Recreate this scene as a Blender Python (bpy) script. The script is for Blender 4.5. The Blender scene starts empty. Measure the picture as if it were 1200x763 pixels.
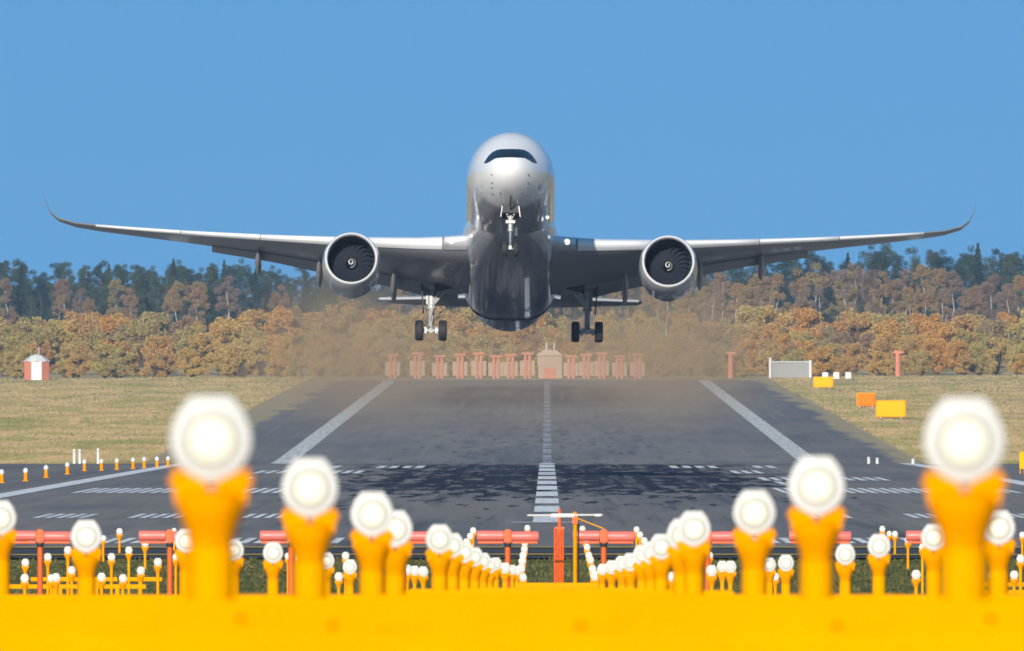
import bpy, bmesh, math, random
import numpy as np
from mathutils import Vector, Matrix
random.seed(7); rng = np.random.default_rng(7)
R = math.radians
C = bpy.context.scene.collection
SC = bpy.context.scene

# ------------------------------------------------------------------ camera, sky, sun, exposure
F = 25000.0            # focal length in photograph pixels (1200 wide)
VX, VY = 641.0, 520.0  # where the runway direction and the level horizon fall in the photograph
ZC = 5.24              # camera height above the runway plane
cam = bpy.data.cameras.new('camera'); cam_o = bpy.data.objects.new('camera', cam); C.objects.link(cam_o)
cam.sensor_width = 36.0; cam.sensor_fit = 'HORIZONTAL'; cam.lens = F * 36 / 1200
cam.clip_start = 1.0; cam.clip_end = 30000
cam_o.location = (0, 0, ZC)
yaw = math.atan((VX - 600) / F); pitch = math.atan((VY - 381.5) / F)
cam_o.rotation_euler = (math.pi / 2 + pitch, 0, yaw)
cam.dof.use_dof = True; cam.dof.focus_distance = 920; cam.dof.aperture_fstop = 17
SC.camera = cam_o

SUN_EL, SUN_AZ = 18.0, 11.0    # elevation; degrees to the left of straight behind the camera
to_sun = Vector((-math.sin(R(SUN_AZ)) * math.cos(R(SUN_EL)), -math.cos(R(SUN_AZ)) * math.cos(R(SUN_EL)), math.sin(R(SUN_EL))))
W = bpy.data.worlds.new('World'); SC.world = W; W.use_nodes = True
nt = W.node_tree; bg = nt.nodes['Background']
sky = nt.nodes.new('ShaderNodeTexSky'); sky.sky_type = 'NISHITA'; sky.sun_disc = False
sky.sun_elevation = R(SUN_EL); sky.sun_rotation = R(180 + SUN_AZ)
sky.air_density = 1.0; sky.dust_density = 0.0; sky.ozone_density = 3.0; sky.altitude = 1000
tc = nt.nodes.new('ShaderNodeTexCoord'); vm = nt.nodes.new('ShaderNodeVectorMath'); vm.operation = 'MULTIPLY_ADD'
vm.inputs[1].default_value = (1, 1, 0.8); vm.inputs[2].default_value = (0, 0, 0.42)
vn = nt.nodes.new('ShaderNodeVectorMath'); vn.operation = 'NORMALIZE'
nt.links.new(tc.outputs['Generated'], vm.inputs[0]); nt.links.new(vm.outputs[0], vn.inputs[0]); nt.links.new(vn.outputs[0], sky.inputs['Vector'])
hs = nt.nodes.new('ShaderNodeHueSaturation'); hs.inputs['Hue'].default_value = .488; hs.inputs['Saturation'].default_value = 1.17; hs.inputs['Value'].default_value = 1.28
nt.links.new(sky.outputs[0], hs.inputs['Color']); nt.links.new(hs.outputs[0], bg.inputs[0]); bg.inputs[1].default_value = 0.11
sl = bpy.data.lights.new('sun', 'SUN'); sl.energy = 5.0; sl.angle = R(0.5); sl.color = (1.0, 0.92, 0.80)
so = bpy.data.objects.new('sun', sl); C.objects.link(so); so.rotation_euler = to_sun.to_track_quat('Z', 'Y').to_euler()
vs = SC.view_settings; vs.view_transform = 'Standard'; vs.look = 'None'; vs.gamma = 1; vs.use_curve_mapping = False
vs.exposure = 0.2
SC.cycles.max_bounces = 8; SC.cycles.volume_bounces = 0; SC.cycles.transparent_max_bounces = 8
SC.cycles.use_denoising = True
SC.cycles.pixel_filter_type = 'BLACKMAN_HARRIS'; SC.cycles.filter_width = 1.7

# ------------------------------------------------------------------ helpers
def P(px, py, d):
    return Vector(((px - VX) / F * d, d, ZC + (VY - py) / F * d))

PROFILE = [(-400, 0 - 400 * .00208), (1500, 1500 * .00208), (1690, 1690 * .00208), (1760, 3.60), (1830, 3.42), (1950, 2.85), (2080, 2.55), (2220, 2.55), (2330, 2.78), (2420, 3.30), (4040, 3.30 + 1620 * .00862), (4150, 18.1), (4300, 19.0), (4600, 23.0), (5000, 28.5), (5600, 38.0), (6600, 44.0)]
PX = [p[0] for p in PROFILE]; PZ = [p[1] for p in PROFILE]
def gz(y): return float(np.interp(y, PX, PZ))
def gxz(x, y):
    a = min(1.0, max(0.0, (abs(x) - 52) / 60))
    return gz(y) + a * (0.35 * math.sin(x * .021 + y * .0031) + 0.3 * math.sin(y * .0093 + x * .013))
YG = sorted(set([float(v) for v in list(range(-300, 700, 50)) + list(range(700, 2500, 30)) + list(range(2500, 4100, 80)) + list(range(4100, 6501, 100))] + [757.0, 4040.0] + [p for p in PX if -300 < p < 6500]))

class MB:
    def __init__(s): s.v = []; s.f = []; s.m = []; s.cur = 0
    def add(s, vs, fs):
        n = len(s.v); s.v += [tuple(v) for v in vs]
        for f in fs: s.f.append([i + n for i in f]); s.m.append(s.cur)
        return s
    def box(s, c, d, rot=None):
        hx, hy, hz = d[0] / 2, d[1] / 2, d[2] / 2
        pts = [Vector((x * hx, y * hy, z * hz)) for z in (-1, 1) for y in (-1, 1) for x in (-1, 1)]
        if rot is not None: pts = [rot @ p for p in pts]
        pts = [p + Vector(c) for p in pts]
        return s.add(pts, [(0, 2, 3, 1), (4, 5, 7, 6), (0, 1, 5, 4), (2, 6, 7, 3), (0, 4, 6, 2), (1, 3, 7, 5)])
    def tube(s, a, b, r0, r1=None, n=12, caps=True):
        a = Vector(a); b = Vector(b); r1 = r0 if r1 is None else r1
        q = (b - a).to_track_quat('Z', 'Y')
        vs = []
        for p, r in ((a, r0), (b, r1)):
            for i in range(n):
                t = 2 * math.pi * i / n; vs.append(p + q @ Vector((r * math.cos(t), r * math.sin(t), 0)))
        fs = [(i, (i + 1) % n, n + (i + 1) % n, n + i) for i in range(n)]
        if caps: fs += [tuple(range(n - 1, -1, -1)), tuple(range(n, 2 * n))]
        return s.add(vs, fs)
    def lathe(s, prof, n=24, axis='Z', org=(0, 0, 0), caps=False):
        # prof: (radius, along)
        vs = []; o = Vector(org)
        for r, h in prof:
            for i in range(n):
                t = 2 * math.pi * i / n; c_, s_ = r * math.cos(t), r * math.sin(t)
                vs.append(o + (Vector((c_, s_, h)) if axis == 'Z' else Vector((c_, h, s_)) if axis == 'Y' else Vector((h, c_, s_))))
        fs = []
        for k in range(len(prof) - 1):
            for i in range(n):
                j = (i + 1) % n; fs.append((k * n + i, k * n + j, (k + 1) * n + j, (k + 1) * n + i))
        if caps: fs += [tuple(range(n)), tuple(range((len(prof) - 1) * n, len(prof) * n))]
        return s.add(vs, fs)
    def prism(s, outline, y0, y1):
        n = len(outline)
        vs = [(x, y0, z) for x, z in outline] + [(x, y1, z) for x, z in outline]
        fs = [tuple(range(n)), tuple(range(2 * n - 1, n - 1, -1))] + [(i, n + i, n + (i + 1) % n, (i + 1) % n) for i in range(n)]
        return s.add(vs, fs)
    def loft(s, rings, closed=True, caps=True):
        n = len(rings[0]); vs = [p for r in rings for p in r]; fs = []
        for k in range(len(rings) - 1):
            for i in range(n if closed else n - 1):
                j = (i + 1) % n; fs.append((k * n + i, k * n + j, (k + 1) * n + j, (k + 1) * n + i))
        if caps: fs += [tuple(range(n)), tuple(range((len(rings) - 1) * n, len(rings) * n))]
        return s.add(vs, fs)
    def mesh(s, name, mats, smooth=False, bevel=0, recalc=True, angle=40):
        me = bpy.data.meshes.new(name); me.from_pydata(s.v, [], s.f)
        for m in (mats if isinstance(mats, (list, tuple)) else [mats]): me.materials.append(m)
        for p, mi in zip(me.polygons, s.m): p.material_index = mi
        if recalc or bevel:
            bm = bmesh.new(); bm.from_mesh(me)
            if recalc: bmesh.ops.recalc_face_normals(bm, faces=bm.faces)
            if bevel: bmesh.ops.bevel(bm, geom=[e for e in bm.edges if len(e.link_faces) == 2 and e.calc_face_angle(0) > .6], offset=bevel, segments=2, affect='EDGES', clamp_overlap=True)
            bm.to_mesh(me); bm.free()
        if smooth:
            for p in me.polygons: p.use_smooth = True
            try: me.set_sharp_from_angle(angle=R(angle))
            except Exception: pass
        me.update(); return me
    def build(s, name, mats, parent=None, **kw):
        return link(name, s.mesh(name, mats, **kw), parent)

def link(name, me, parent=None, loc=None):
    o = bpy.data.objects.new(name, me); C.objects.link(o)
    if parent: o.parent = parent
    if loc is not None: o.location = loc
    return o
def tag(o, label=None, cat=None, group=None, kind=None):
    for k, v in (('label', label), ('category', cat), ('group', group), ('kind', kind)):
        if v: o[k] = v
    return o
def thing(name, loc, label, cat, group=None, rz=0):
    o = bpy.data.objects.new(name, None); C.objects.link(o); o.location = loc; o.rotation_euler = (0, 0, rz)
    return tag(o, label, cat, group)
ORD = ['', 'first', 'second', 'third', 'fourth', 'fifth', 'sixth', 'seventh', 'eighth', 'ninth', 'tenth', 'eleventh', 'twelfth', 'thirteenth', 'fourteenth', 'fifteenth', 'sixteenth', 'seventeenth', 'eighteenth', 'nineteenth', 'twentieth', 'twenty-first', 'twenty-second', 'twenty-third', 'twenty-fourth', 'twenty-fifth', 'twenty-sixth', 'twenty-seventh', 'twenty-eighth']

# ------------------------------------------------------------------ materials
def mat(name, col, rough=.6, metal=0, var=.12, scale=3.0, coat=0, emit=None, estr=0, bump=0, obj=True, spec=.5):
    m = bpy.data.materials.new(name); m.use_nodes = True
    t = m.node_tree; b = t.nodes['Principled BSDF']
    b.inputs['Roughness'].default_value = rough; b.inputs['Metallic'].default_value = metal
    b.inputs['Coat Weight'].default_value = coat; b.inputs['Coat Roughness'].default_value = .06
    b.inputs['Specular IOR Level'].default_value = spec
    tcn = t.nodes.new('ShaderNodeTexCoord'); nz = t.nodes.new('ShaderNodeTexNoise')
    nz.inputs['Scale'].default_value = scale; nz.inputs['Detail'].default_value = 5
    t.links.new(tcn.outputs['Object'], nz.inputs['Vector'])
    mx = t.nodes.new('ShaderNodeMix'); mx.data_type = 'RGBA'
    mx.inputs['A'].default_value = tuple(c * (1 - var) for c in col) + (1,)
    mx.inputs['B'].default_value = tuple(min(1, c * (1 + var)) for c in col) + (1,)
    t.links.new(nz.outputs['Fac'], mx.inputs['Factor']); t.links.new(mx.outputs['Result'], b.inputs['Base Color'])
    if emit:
        b.inputs['Emission Color'].default_value = tuple(emit) + (1,); b.inputs['Emission Strength'].default_value = estr
    if bump:
        bp = t.nodes.new('ShaderNodeBump'); bp.inputs['Strength'].default_value = bump; bp.inputs['Distance'].default_value = .02
        t.links.new(nz.outputs['Fac'], bp.inputs['Height']); t.links.new(bp.outputs[0], b.inputs['Normal'])
    return m
class G:  # small node-graph helper
    def __init__(s, name):
        s.m = bpy.data.materials.new(name); s.m.use_nodes = True; s.t = s.m.node_tree; s.b = s.t.nodes['Principled BSDF']
    def n(s, typ, **kw):
        x = s.t.nodes.new('ShaderNode' + typ)
        for k, v in kw.items(): setattr(x, k, v)
        return x
    def l(s, a, b): s.t.links.new(a, b)
    def pos(s, sc=(1, 1, 1)):
        g = s.n('NewGeometry'); v = s.n('VectorMath', operation='MULTIPLY'); v.inputs[1].default_value = sc
        s.l(g.outputs['Position'], v.inputs[0]); return v.outputs[0]
    def noise(s, vec, scale=1, detail=5, rough=.55):
        x = s.n('TexNoise'); x.inputs['Scale'].default_value = scale; x.inputs['Detail'].default_value = detail; x.inputs['Roughness'].default_value = rough
        s.l(vec, x.inputs['Vector']); return x.outputs['Fac']
    def ramp(s, fac, stops):
        x = s.n('ValToRGB'); e = x.color_ramp.elements
        while len(e) < len(stops): e.new(.5)
        for i, (p, c) in enumerate(stops): e[i].position = p; e[i].color = tuple(c) + (1,) if len(c) == 3 else c
        s.l(fac, x.inputs['Fac']); return x.outputs['Color']
    def mix(s, fac, a, b, mode='MIX'):
        x = s.n('Mix', data_type='RGBA', blend_type=mode)
        for sock, v in ((x.inputs['Factor'], fac), (x.inputs['A'], a), (x.inputs['B'], b)):
            if hasattr(v, 'is_output'): s.l(v, sock)
            elif isinstance(v, (int, float)): sock.default_value = v
            else: sock.default_value = tuple(v) + (1,)
        return x.outputs['Result']
    def math(s, op, a, b=None, c=None, clamp=False):
        x = s.n('Math', operation=op, use_clamp=clamp)
        for i, v in enumerate((a, b, c)):
            if v is None: continue
            if hasattr(v, 'is_output'): s.l(v, x.inputs[i])
            else: x.inputs[i].default_value = v
        return x.outputs[0]
    def band(s, v, lo0, lo1, hi1, hi0):
        a = s.n('MapRange', clamp=True); a.inputs[1].default_value = lo0; a.inputs[2].default_value = lo1; s.l(v, a.inputs[0])
        b = s.n('MapRange', clamp=True); b.inputs[1].default_value = hi1; b.inputs[2].default_value = hi0; b.inputs[3].default_value = 1; b.inputs[4].default_value = 0; s.l(v, b.inputs[0])
        return s.math('MULTIPLY', a.outputs[0], b.outputs[0])
    def sep(s):
        g = s.n('NewGeometry'); x = s.n('SeparateXYZ'); s.l(g.outputs['Position'], x.inputs[0]); return x.outputs

def grass_material():
    g = G('dry_grass')
    big = g.noise(g.pos((.07, .006, 0)), 1, 4); mid = g.noise(g.pos((.5, .012, 0)), 1, 4); fine = g.noise(g.pos((1.5, .6, 0)), 1, 4)
    base = g.ramp(big, [(.34, (.24, .27, .08)), (.44, (.48, .36, .18)), (.52, (.60, .43, .25)), (.60, (.36, .33, .12)), (.68, (.62, .45, .27))])
    c = g.mix(g.ramp(mid, [(.45, (0, 0, 0)), (.7, (.5, .5, .5))]), base, (.58, .45, .24))
    c = g.mix(.2, c, g.ramp(fine, [(.3, (.22, .20, .08)), (.7, (.60, .48, .25))]))
    near = g.band(g.sep()[1], -999, -998, 720, 1500)   # rough green verge before the pavement
    vc = g.ramp(g.noise(g.pos((.5, .12, 0)), 1, 6), [(.3, (.055, .075, .012)), (.5, (.13, .135, .03)), (.68, (.25, .20, .07))])
    c = g.mix(near, c, vc)
    g.l(c, g.b.inputs['Base Color']); g.b.inputs['Roughness'].default_value = .95; g.b.inputs['Specular IOR Level'].default_value = .1
    return g.m
def asphalt_material():
    g = G('runway_asphalt')
    x, y, z = g.sep()
    a = g.noise(g.pos((.35, .02, 0)), 1, 6); b = g.noise(g.pos((.9, .006, 0)), 1, 4); f = g.noise(g.pos((6, 1.2, 0)), 1, 3)
    base = g.ramp(a, [(.3, (.19, .168, .150)), (.55, (.25, .225, .20)), (.75, (.31, .28, .25))])
    base = g.mix(.5, base, g.ramp(b, [(.3, (.13, .13, .14)), (.7, (.235, .235, .25))]))
    base = g.mix(.25, base, g.ramp(f, [(.3, (.09, .09, .095)), (.7, (.24, .235, .235))]))
    ax = g.math('ABSOLUTE', x)
    # older, darker shoulders outside the edge lines
    base = g.mix(g.math('MULTIPLY', g.band(ax, 30.2, 31.5, 90, 91), .45), base, (.075, .080, .105))
    lg = g.noise(g.pos((.07, .0035, 0)), 1, 5)
    base = g.mix(.55, base, g.ramp(lg, [(.3, (.125, .128, .15)), (.46, (.215, .20, .19)), (.58, (.29, .255, .215)), (.7, (.15, .15, .165))]))
    # tyre rubber of the near touchdown zone
    blot = g.noise(g.pos((.75, .026, 0)), 1, 5, .6); streak = g.noise(g.pos((2.2, .004, 0)), 1, 3)
    m1 = g.math('MULTIPLY', g.band(x, -19, -8, 11, 19), g.band(y, 960, 1300, 1700, 1790))
    t = g.math('ADD', g.math('MULTIPLY', m1, .68), g.math('MULTIPLY', g.math('SUBTRACT', blot, .5), 2.6))
    r1 = g.ramp(g.math('ADD', t, g.math('MULTIPLY', g.math('SUBTRACT', streak, .5), .25)), [(.44, (0, 0, 0)), (.51, (1, 1, 1))])
    base = g.mix(g.math('MULTIPLY', r1, .93), base, (.010, .014, .034))
    # and of the far one
    m2 = g.math('MULTIPLY', g.band(x, -26, -15, 10, 19), g.band(y, 3250, 3480, 3800, 3900))
    r2 = g.math('MULTIPLY', m2, g.ramp(g.noise(g.pos((.25, .004, 0)), 1, 4), [(.3, (.45, .45, .45)), (.6, (1, 1, 1))]))
    base = g.mix(g.math('MULTIPLY', r2, .9), base, (.012, .022, .045))
    # seam where two pavements meet
    base = g.mix(g.math('MULTIPLY', g.band(y, 1716, 1718, 1728, 1730), .7), base, (.20, .14, .10))
    # pale worn patches and streaks along the wheel paths
    w = g.ramp(g.noise(g.pos((1.0, .004, 0)), 1, 5), [(.54, (0, 0, 0)), (.70, (1, 1, 1))])
    base = g.mix(g.math('MULTIPLY', w, .35), base, (.34, .32, .30))
    dk = g.ramp(g.noise(g.pos((.8, .003, 3)), 1, 5), [(.52, (0, 0, 0)), (.70, (1, 1, 1))])
    base = g.mix(g.math('MULTIPLY', g.math('MULTIPLY', dk, g.band(ax, -1, 0, 12, 24)), .6), base, (.045, .05, .065))
    # ragged grass edge creeping over the shoulder of the far stretch
    rag = g.math('ADD', g.band(ax, 36, 43, 99, 100), g.math('MULTIPLY', g.math('SUBTRACT', g.noise(g.pos((.12, .012, 0)), 1, 5), .5), 1.6))
    rg = g.math('MULTIPLY', g.ramp(rag, [(.45, (0, 0, 0)), (.65, (1, 1, 1))]), g.band(y, 1760, 1800, 9000, 9001))
    base = g.mix(g.math('MULTIPLY', rg, .9), base, (.46, .36, .20))
    g.l(base, g.b.inputs['Base Color']); g.b.inputs['Roughness'].default_value = .9; g.b.inputs['Specular IOR Level'].default_value = .08
    return g.m
def paint_material(name, col, worn=.35):
    g = G(name)
    n = g.noise(g.pos((2.2, .05, 0)), 1, 6, .7)
    c = g.mix(g.ramp(n, [(.45, (0, 0, 0)), (.62, (worn, worn, worn))]), col, (.15, .145, .14))
    g.l(c, g.b.inputs['Base Color']); g.b.inputs['Roughness'].default_value = .8
    return g.m
M = {}
M['grass'] = grass_material(); M['asphalt'] = asphalt_material()
M['dark_asphalt'] = mat('dark_asphalt', (.028, .030, .036), .9, var=.35, scale=.15)
M['paint'] = paint_material('white_paint', (.86, .86, .84), .25); M['paint_far'] = paint_material('worn_white_paint', (.74, .72, .64), .5)
M['yellow_line'] = paint_material('yellow_paint', (.80, .48, .02))
M['yellow'] = mat('yellow_steel', (.80, .325, .0), .6, var=.13, scale=2.2, spec=.0)
M['orange_yellow'] = mat('orange_yellow_steel', (.79, .285, .0), .6, var=.22, scale=9, spec=.0)
M['lamp_white'] = mat('lamp_white', (.53, .525, .50), .5, var=.05, scale=9)
M['lens'] = mat('lamp_lens', (.50, .49, .39), .2, var=.03, scale=8, emit=(1, .97, .78), estr=.5)
M['gasket'] = mat('lamp_gasket', (.34, .33, .28), .6, var=.1)
M['red'] = mat('signal_red', (.75, .10, .004), .5, var=.12, scale=2)
M['pink'] = mat('faded_red_radome', (.70, .165, .135), .4, var=.08, scale=2.5)
M['black'] = mat('black_rubber', (.015, .015, .017), .7, var=.3)
M['white_plastic'] = mat('white_plastic', (.62, .62, .59), .5, var=.05)
M['far_red'] = mat('far_red_paint', (.55, .19, .12), .7, var=.15, scale=.6)
M['far_pale'] = mat('far_pale_panel', (.42, .31, .22), .7, var=.15, scale=.5)
M['sign_yellow'] = mat('sign_yellow', (.80, .40, .0), .7, var=.06, scale=1, spec=.05); M['sign_orange'] = mat('sign_orange', (.80, .19, .0), .7, var=.08, scale=1, spec=.05)
M['grey_metal'] = mat('grey_metal', (.42, .43, .44), .5, var=.1)

# ------------------------------------------------------------------ ground, runway, markings
def sheet(name, x0, x1, y0, y1, dz, m, xs=None, kind='structure', zf=None):
    ys = [y0] + [y for y in YG if y0 < y < y1] + [y1]; xs = xs or [x0, x1]
    zf = zf or (lambda x, y: gz(y))
    mb = MB(); mb.add([(x, y, zf(x, y) + dz) for y in ys for x in xs], [(j * len(xs) + i, j * len(xs) + i + 1, (j + 1) * len(xs) + i + 1, (j + 1) * len(xs) + i) for j in range(len(ys) - 1) for i in range(len(xs) - 1)])
    o = mb.build(name, m, recalc=False); tag(o, kind=kind); return o
gx = [-1500, -1000, -700, -500, -350] + list(range(-260, -59, 20)) + [-52, 0, 52] + list(range(60, 261, 20)) + [350, 500, 700, 1000, 1500]
sheet('ground', 0, 0, -300.0, 6500.0, -.06, M['grass'], xs=[float(v) for v in gx], zf=gxz)
sheet('runway', -45, 42, 757.0, 4040.0, 0, M['asphalt'], xs=[-45., -31., 0., 31., 42.])
sheet('stopway', -45, 42, 705.0, 756.9, 0, M['dark_asphalt'], xs=[-45., 0., 42.])

def strip(mb, x0, x1, y0, y1, dz=.02):
    ys = [y0] + [y for y in YG if y0 < y < y1] + [y1]
    mb.add([(x, y, gz(y) + dz) for y in ys for x in (x0, x1)], [(2 * j, 2 * j + 1, 2 * j + 3, 2 * j + 2) for j in range(len(ys) - 1)])
def marking(name, mb, m): return tag(mb.build(name, m, recalc=False), kind='structure')
for s in (-1, 1):
    mb = MB(); strip(mb, s * 29.6 - .7, s * 29.6 + .7, 800, 1800); marking('edge_line', mb, M['paint'])
    mb = MB(); strip(mb, s * 29.6 - 1.15, s * 29.6 + 1.15, 2300, 4030); marking('edge_line', mb, M['paint_far'])
mb = MB(); y = 908.
while y < 1790:
    strip(mb, -.6, .6, y, y + 56); y += 81
marking('centre_line', mb, M['paint'])
mb = MB(); y = 2350.
while y < 4000:
    strip(mb, -.5, .5, y, y + 60); y += 80
marking('centre_line', mb, paint_material('faded_white_paint', (.40, .40, .40), .9))
mb = MB()
for d, ln, pitch_, blocks in ((956, 34, .50, [(11.7, 13.7), (16.2, 18.6), (20.4, 22.9)]), (1222, 66, .62, [(13.2, 26.3)]), (1400, 54, .75, [(14.0, 16.3), (19.5, 21.9)]), (1535, 60, .8, [(13.3, 15.3), (18.8, 20.6)]),
                             (1330, 48, .75, [(14.4, 16.3)]), (789, 30, .55, [(7.6, 12.2), (13.2, 16.6), (18.8, 22.5)]), (1650, 50, 1.0, [(9.5, 13.5), (16, 18)])):
    for a, b in blocks:
        for s in (-1, 1):
            x = a
            while x < b:
                strip(mb, s * x if s > 0 else -x - pitch_ * .60, s * x + pitch_ * .60 if s > 0 else -x, d - ln / 2, d + ln / 2); x += pitch_
strip(mb, -1.5, 1.5, 905, 909); 
marking('touchdown_marking', mb, M['paint'])
mb = MB()   # yellow chevron lines on the stopway
for yc, sl_ in ((751, .05), (716, .12)):
    for s in (-1, 1):
        pts = [(0, yc), (s * 40, yc - sl_ * 40)]
        q = [(pts[0][0], pts[0][1]), (pts[1][0], pts[1][1]), (pts[1][0], pts[1][1] + 4), (pts[0][0], pts[0][1] + 4)]
        mb.add([(x, y, gz(y) + .03) for x, y in q], [(0, 1, 2, 3) if s > 0 else (3, 2, 1, 0)])
marking('stopway_chevron', mb, M['yellow_line'])

# short grass blades on the verge before the pavement
def grass_blades():
    n = 40000
    x = rng.uniform(-24, 24, n); y = 520 + (705 - 520) * rng.random(n) ** .8
    x = x * (y / 620); h = rng.uniform(.03, .10, n) * (1 + .7 * np.sin(x * .9 + y * .1) ** 2); a = rng.uniform(0, np.pi, n); w = rng.uniform(.02, .05, n)
    z = y * .00208 - .07; lx = rng.normal(0, .08, n); ly = rng.normal(0, .08, n)
    v = np.empty((n, 3, 3)); v[:, 0] = np.stack([x - w * np.cos(a), y - w * np.sin(a), z], 1); v[:, 1] = np.stack([x + w * np.cos(a), y + w * np.sin(a), z], 1); v[:, 2] = np.stack([x + lx, y + ly, z + h], 1)
    me = bpy.data.meshes.new('verge_grass'); me.from_pydata(v.reshape(-1, 3), [], np.arange(n * 3).reshape(n, 3).tolist())
    g = G('verge_blades'); c = g.ramp(g.noise(g.pos((.8, .3, 0)), 1, 4), [(.3, (.045, .062, .010)), (.5, (.085, .09, .018)), (.7, (.20, .14, .05))])
    g.l(c, g.b.inputs['Base Color']); g.b.inputs['Roughness'].default_value = .8; me.materials.append(g.m)
    tag(link('verge_grass', me), 'rough green and straw grass on the verge before the runway', 'grass', kind='stuff')
grass_blades()
# long dry grass of the fields on both sides of the far stretch
def field_grass(side, n):
    u = rng.uniform(1 / 4180, 1 / 1764, n); y = 1 / u
    lim = np.where(side < 0, 641, 559) / 25000 * y + 22; x0 = np.where(side < 0, 45.4, 42.4)
    x = side * (x0 + (lim - x0) * rng.random(n) + .15 * np.abs(rng.normal(0, 3, n)))
    z = np.interp(y, PX, PZ); a_ = np.clip((np.abs(x) - 52) / 60, 0, 1)
    z = z + a_ * (.35 * np.sin(x * .021 + y * .0031) + .3 * np.sin(y * .0093 + x * .013)) - .08
    h = rng.uniform(.10, .34, n) * (1 + .5 * np.sin(x * .23 + y * .021) * np.sin(y * .047)); w = rng.uniform(.10, .24, n); t = rng.uniform(-.45, .45, n)
    v = np.empty((n, 3, 3)); v[:, 0] = np.stack([x - w * np.cos(t), y - w * np.sin(t), z], 1); v[:, 1] = np.stack([x + w * np.cos(t), y + w * np.sin(t), z], 1)
    v[:, 2] = np.stack([x + rng.normal(0, .12, n), y + rng.normal(0, .12, n), z + h], 1)
    me = bpy.data.meshes.new('field_grass'); me.from_pydata(v.reshape(-1, 3).tolist(), [], np.arange(n * 3).reshape(n, 3).tolist()); me.materials.append(M['field_blades'])
    tag(link('field_grass', me), ('long dry straw grass of the field left of the runway' if side < 0 else 'long dry straw grass of the field right of the runway'), 'grass', kind='stuff')
def field_material():
    g = G('field_blades')
    big = g.noise(g.pos((.05, .0055, 0)), 1, 4); mid = g.noise(g.pos((.5, .03, 0)), 1, 4); fine = g.noise(g.pos((3, 1, 0)), 1, 2)
    c = g.ramp(big, [(.34, (.12, .145, .045)), (.43, (.25, .205, .09)), (.51, (.35, .255, .14)), (.58, (.16, .17, .055)), (.66, (.35, .255, .14))])
    c = g.mix(g.ramp(mid, [(.4, (0, 0, 0)), (.7, (.45, .45, .45))]), c, (.34, .255, .145)); c = g.mix(.10, c, g.ramp(fine, [(.3, (.13, .12, .04)), (.7, (.46, .36, .19))]))
    g.l(c, g.b.inputs['Base Color']); g.b.inputs['Roughness'].default_value = .85; g.b.inputs['Specular IOR Level'].default_value = .1
    return g.m
M['field_blades'] = field_material()
field_grass(-1, 130000); field_grass(1, 105000)

# ------------------------------------------------------------------ trees
def leaf_mesh(name, centers, size, m, flat=0.0, col=None):
    n = len(centers); c = np.asarray(centers)
    a = rng.normal(size=(n, 3)); a[:, 2] *= (1 - flat); a /= np.linalg.norm(a, axis=1)[:, None]
    b = np.cross(a, rng.normal(size=(n, 3))); b /= np.linalg.norm(b, axis=1)[:, None]
    s = (size * rng.uniform(.6, 1.3, n))[:, None]
    v = np.stack([c - a * s - b * s * .6, c + a * s - b * s * .6, c + a * s + b * s * .6, c - a * s + b * s * .6], 1)
    me = bpy.data.meshes.new(name); me.from_pydata(v.reshape(-1, 3).tolist(), [], np.arange(n * 4).reshape(n, 4).tolist()); me.materials.append(m)
    return me
def foliage_material(name, stops, trans=.25):
    g = G(name); oi = g.n('ObjectInfo')
    tcn = g.n('TexCoord'); nz = g.noise(tcn.outputs['Object'], .55, 4)
    f = g.math('ADD', g.math('MULTIPLY', oi.outputs['Random'], .75), g.math('MULTIPLY', nz, .35), clamp=True)
    c = g.ramp(f, stops)
    fine = g.noise(tcn.outputs['Object'], 2.5, 2)
    c = g.mix(1.0, c, g.ramp(fine, [(.3, (.82, .82, .82)), (.7, (1.15, 1.15, 1.15))]), 'MULTIPLY')
    g.l(c, g.b.inputs['Base Color']); g.b.inputs['Roughness'].default_value = .75; g.b.inputs['Specular IOR Level'].default_value = .15
    tr = g.n('BsdfTranslucent'); g.l(c, tr.inputs['Color']); ms = g.n('MixShader'); ms.inputs[0].default_value = trans
    g.l(g.b.outputs[0], ms.inputs[1]); g.l(tr.outputs[0], ms.inputs[2]); g.l(ms.outputs[0], g.t.nodes['Material Output'].inputs['Surface'])
    return g.m
M['spruce'] = foliage_material('spruce_needles', [(.2, (.014, .045, .055)), (.5, (.026, .062, .062)), (.8, (.060, .092, .058))], .12)
M['birch'] = foliage_material('autumn_birch_leaves', [(.15, (.20, .15, .14)), (.35, (.33, .22, .13)), (.55, (.25, .19, .16)), (.75, (.38, .25, .12)), (.95, (.30, .26, .13))])
M['shrub'] = foliage_material('autumn_shrub_leaves', [(0.1, (0.344, 0.303, 0.109)), (0.28, (0.516, 0.394, 0.143)), (0.42, (0.516, 0.303, 0.118)), (0.55, (0.447, 0.369, 0.143)), (0.68, (0.292, 0.197, 0.134)), (0.8, (0.585, 0.312, 0.092)), (0.97, (0.568, 0.435, 0.143))])
M['bark'] = mat('dark_bark', (.10, .075, .055), .9, var=.3); M['birch_bark'] = mat('birch_bark', (.50, .46, .43), .8, var=.3, scale=1.5)

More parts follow.
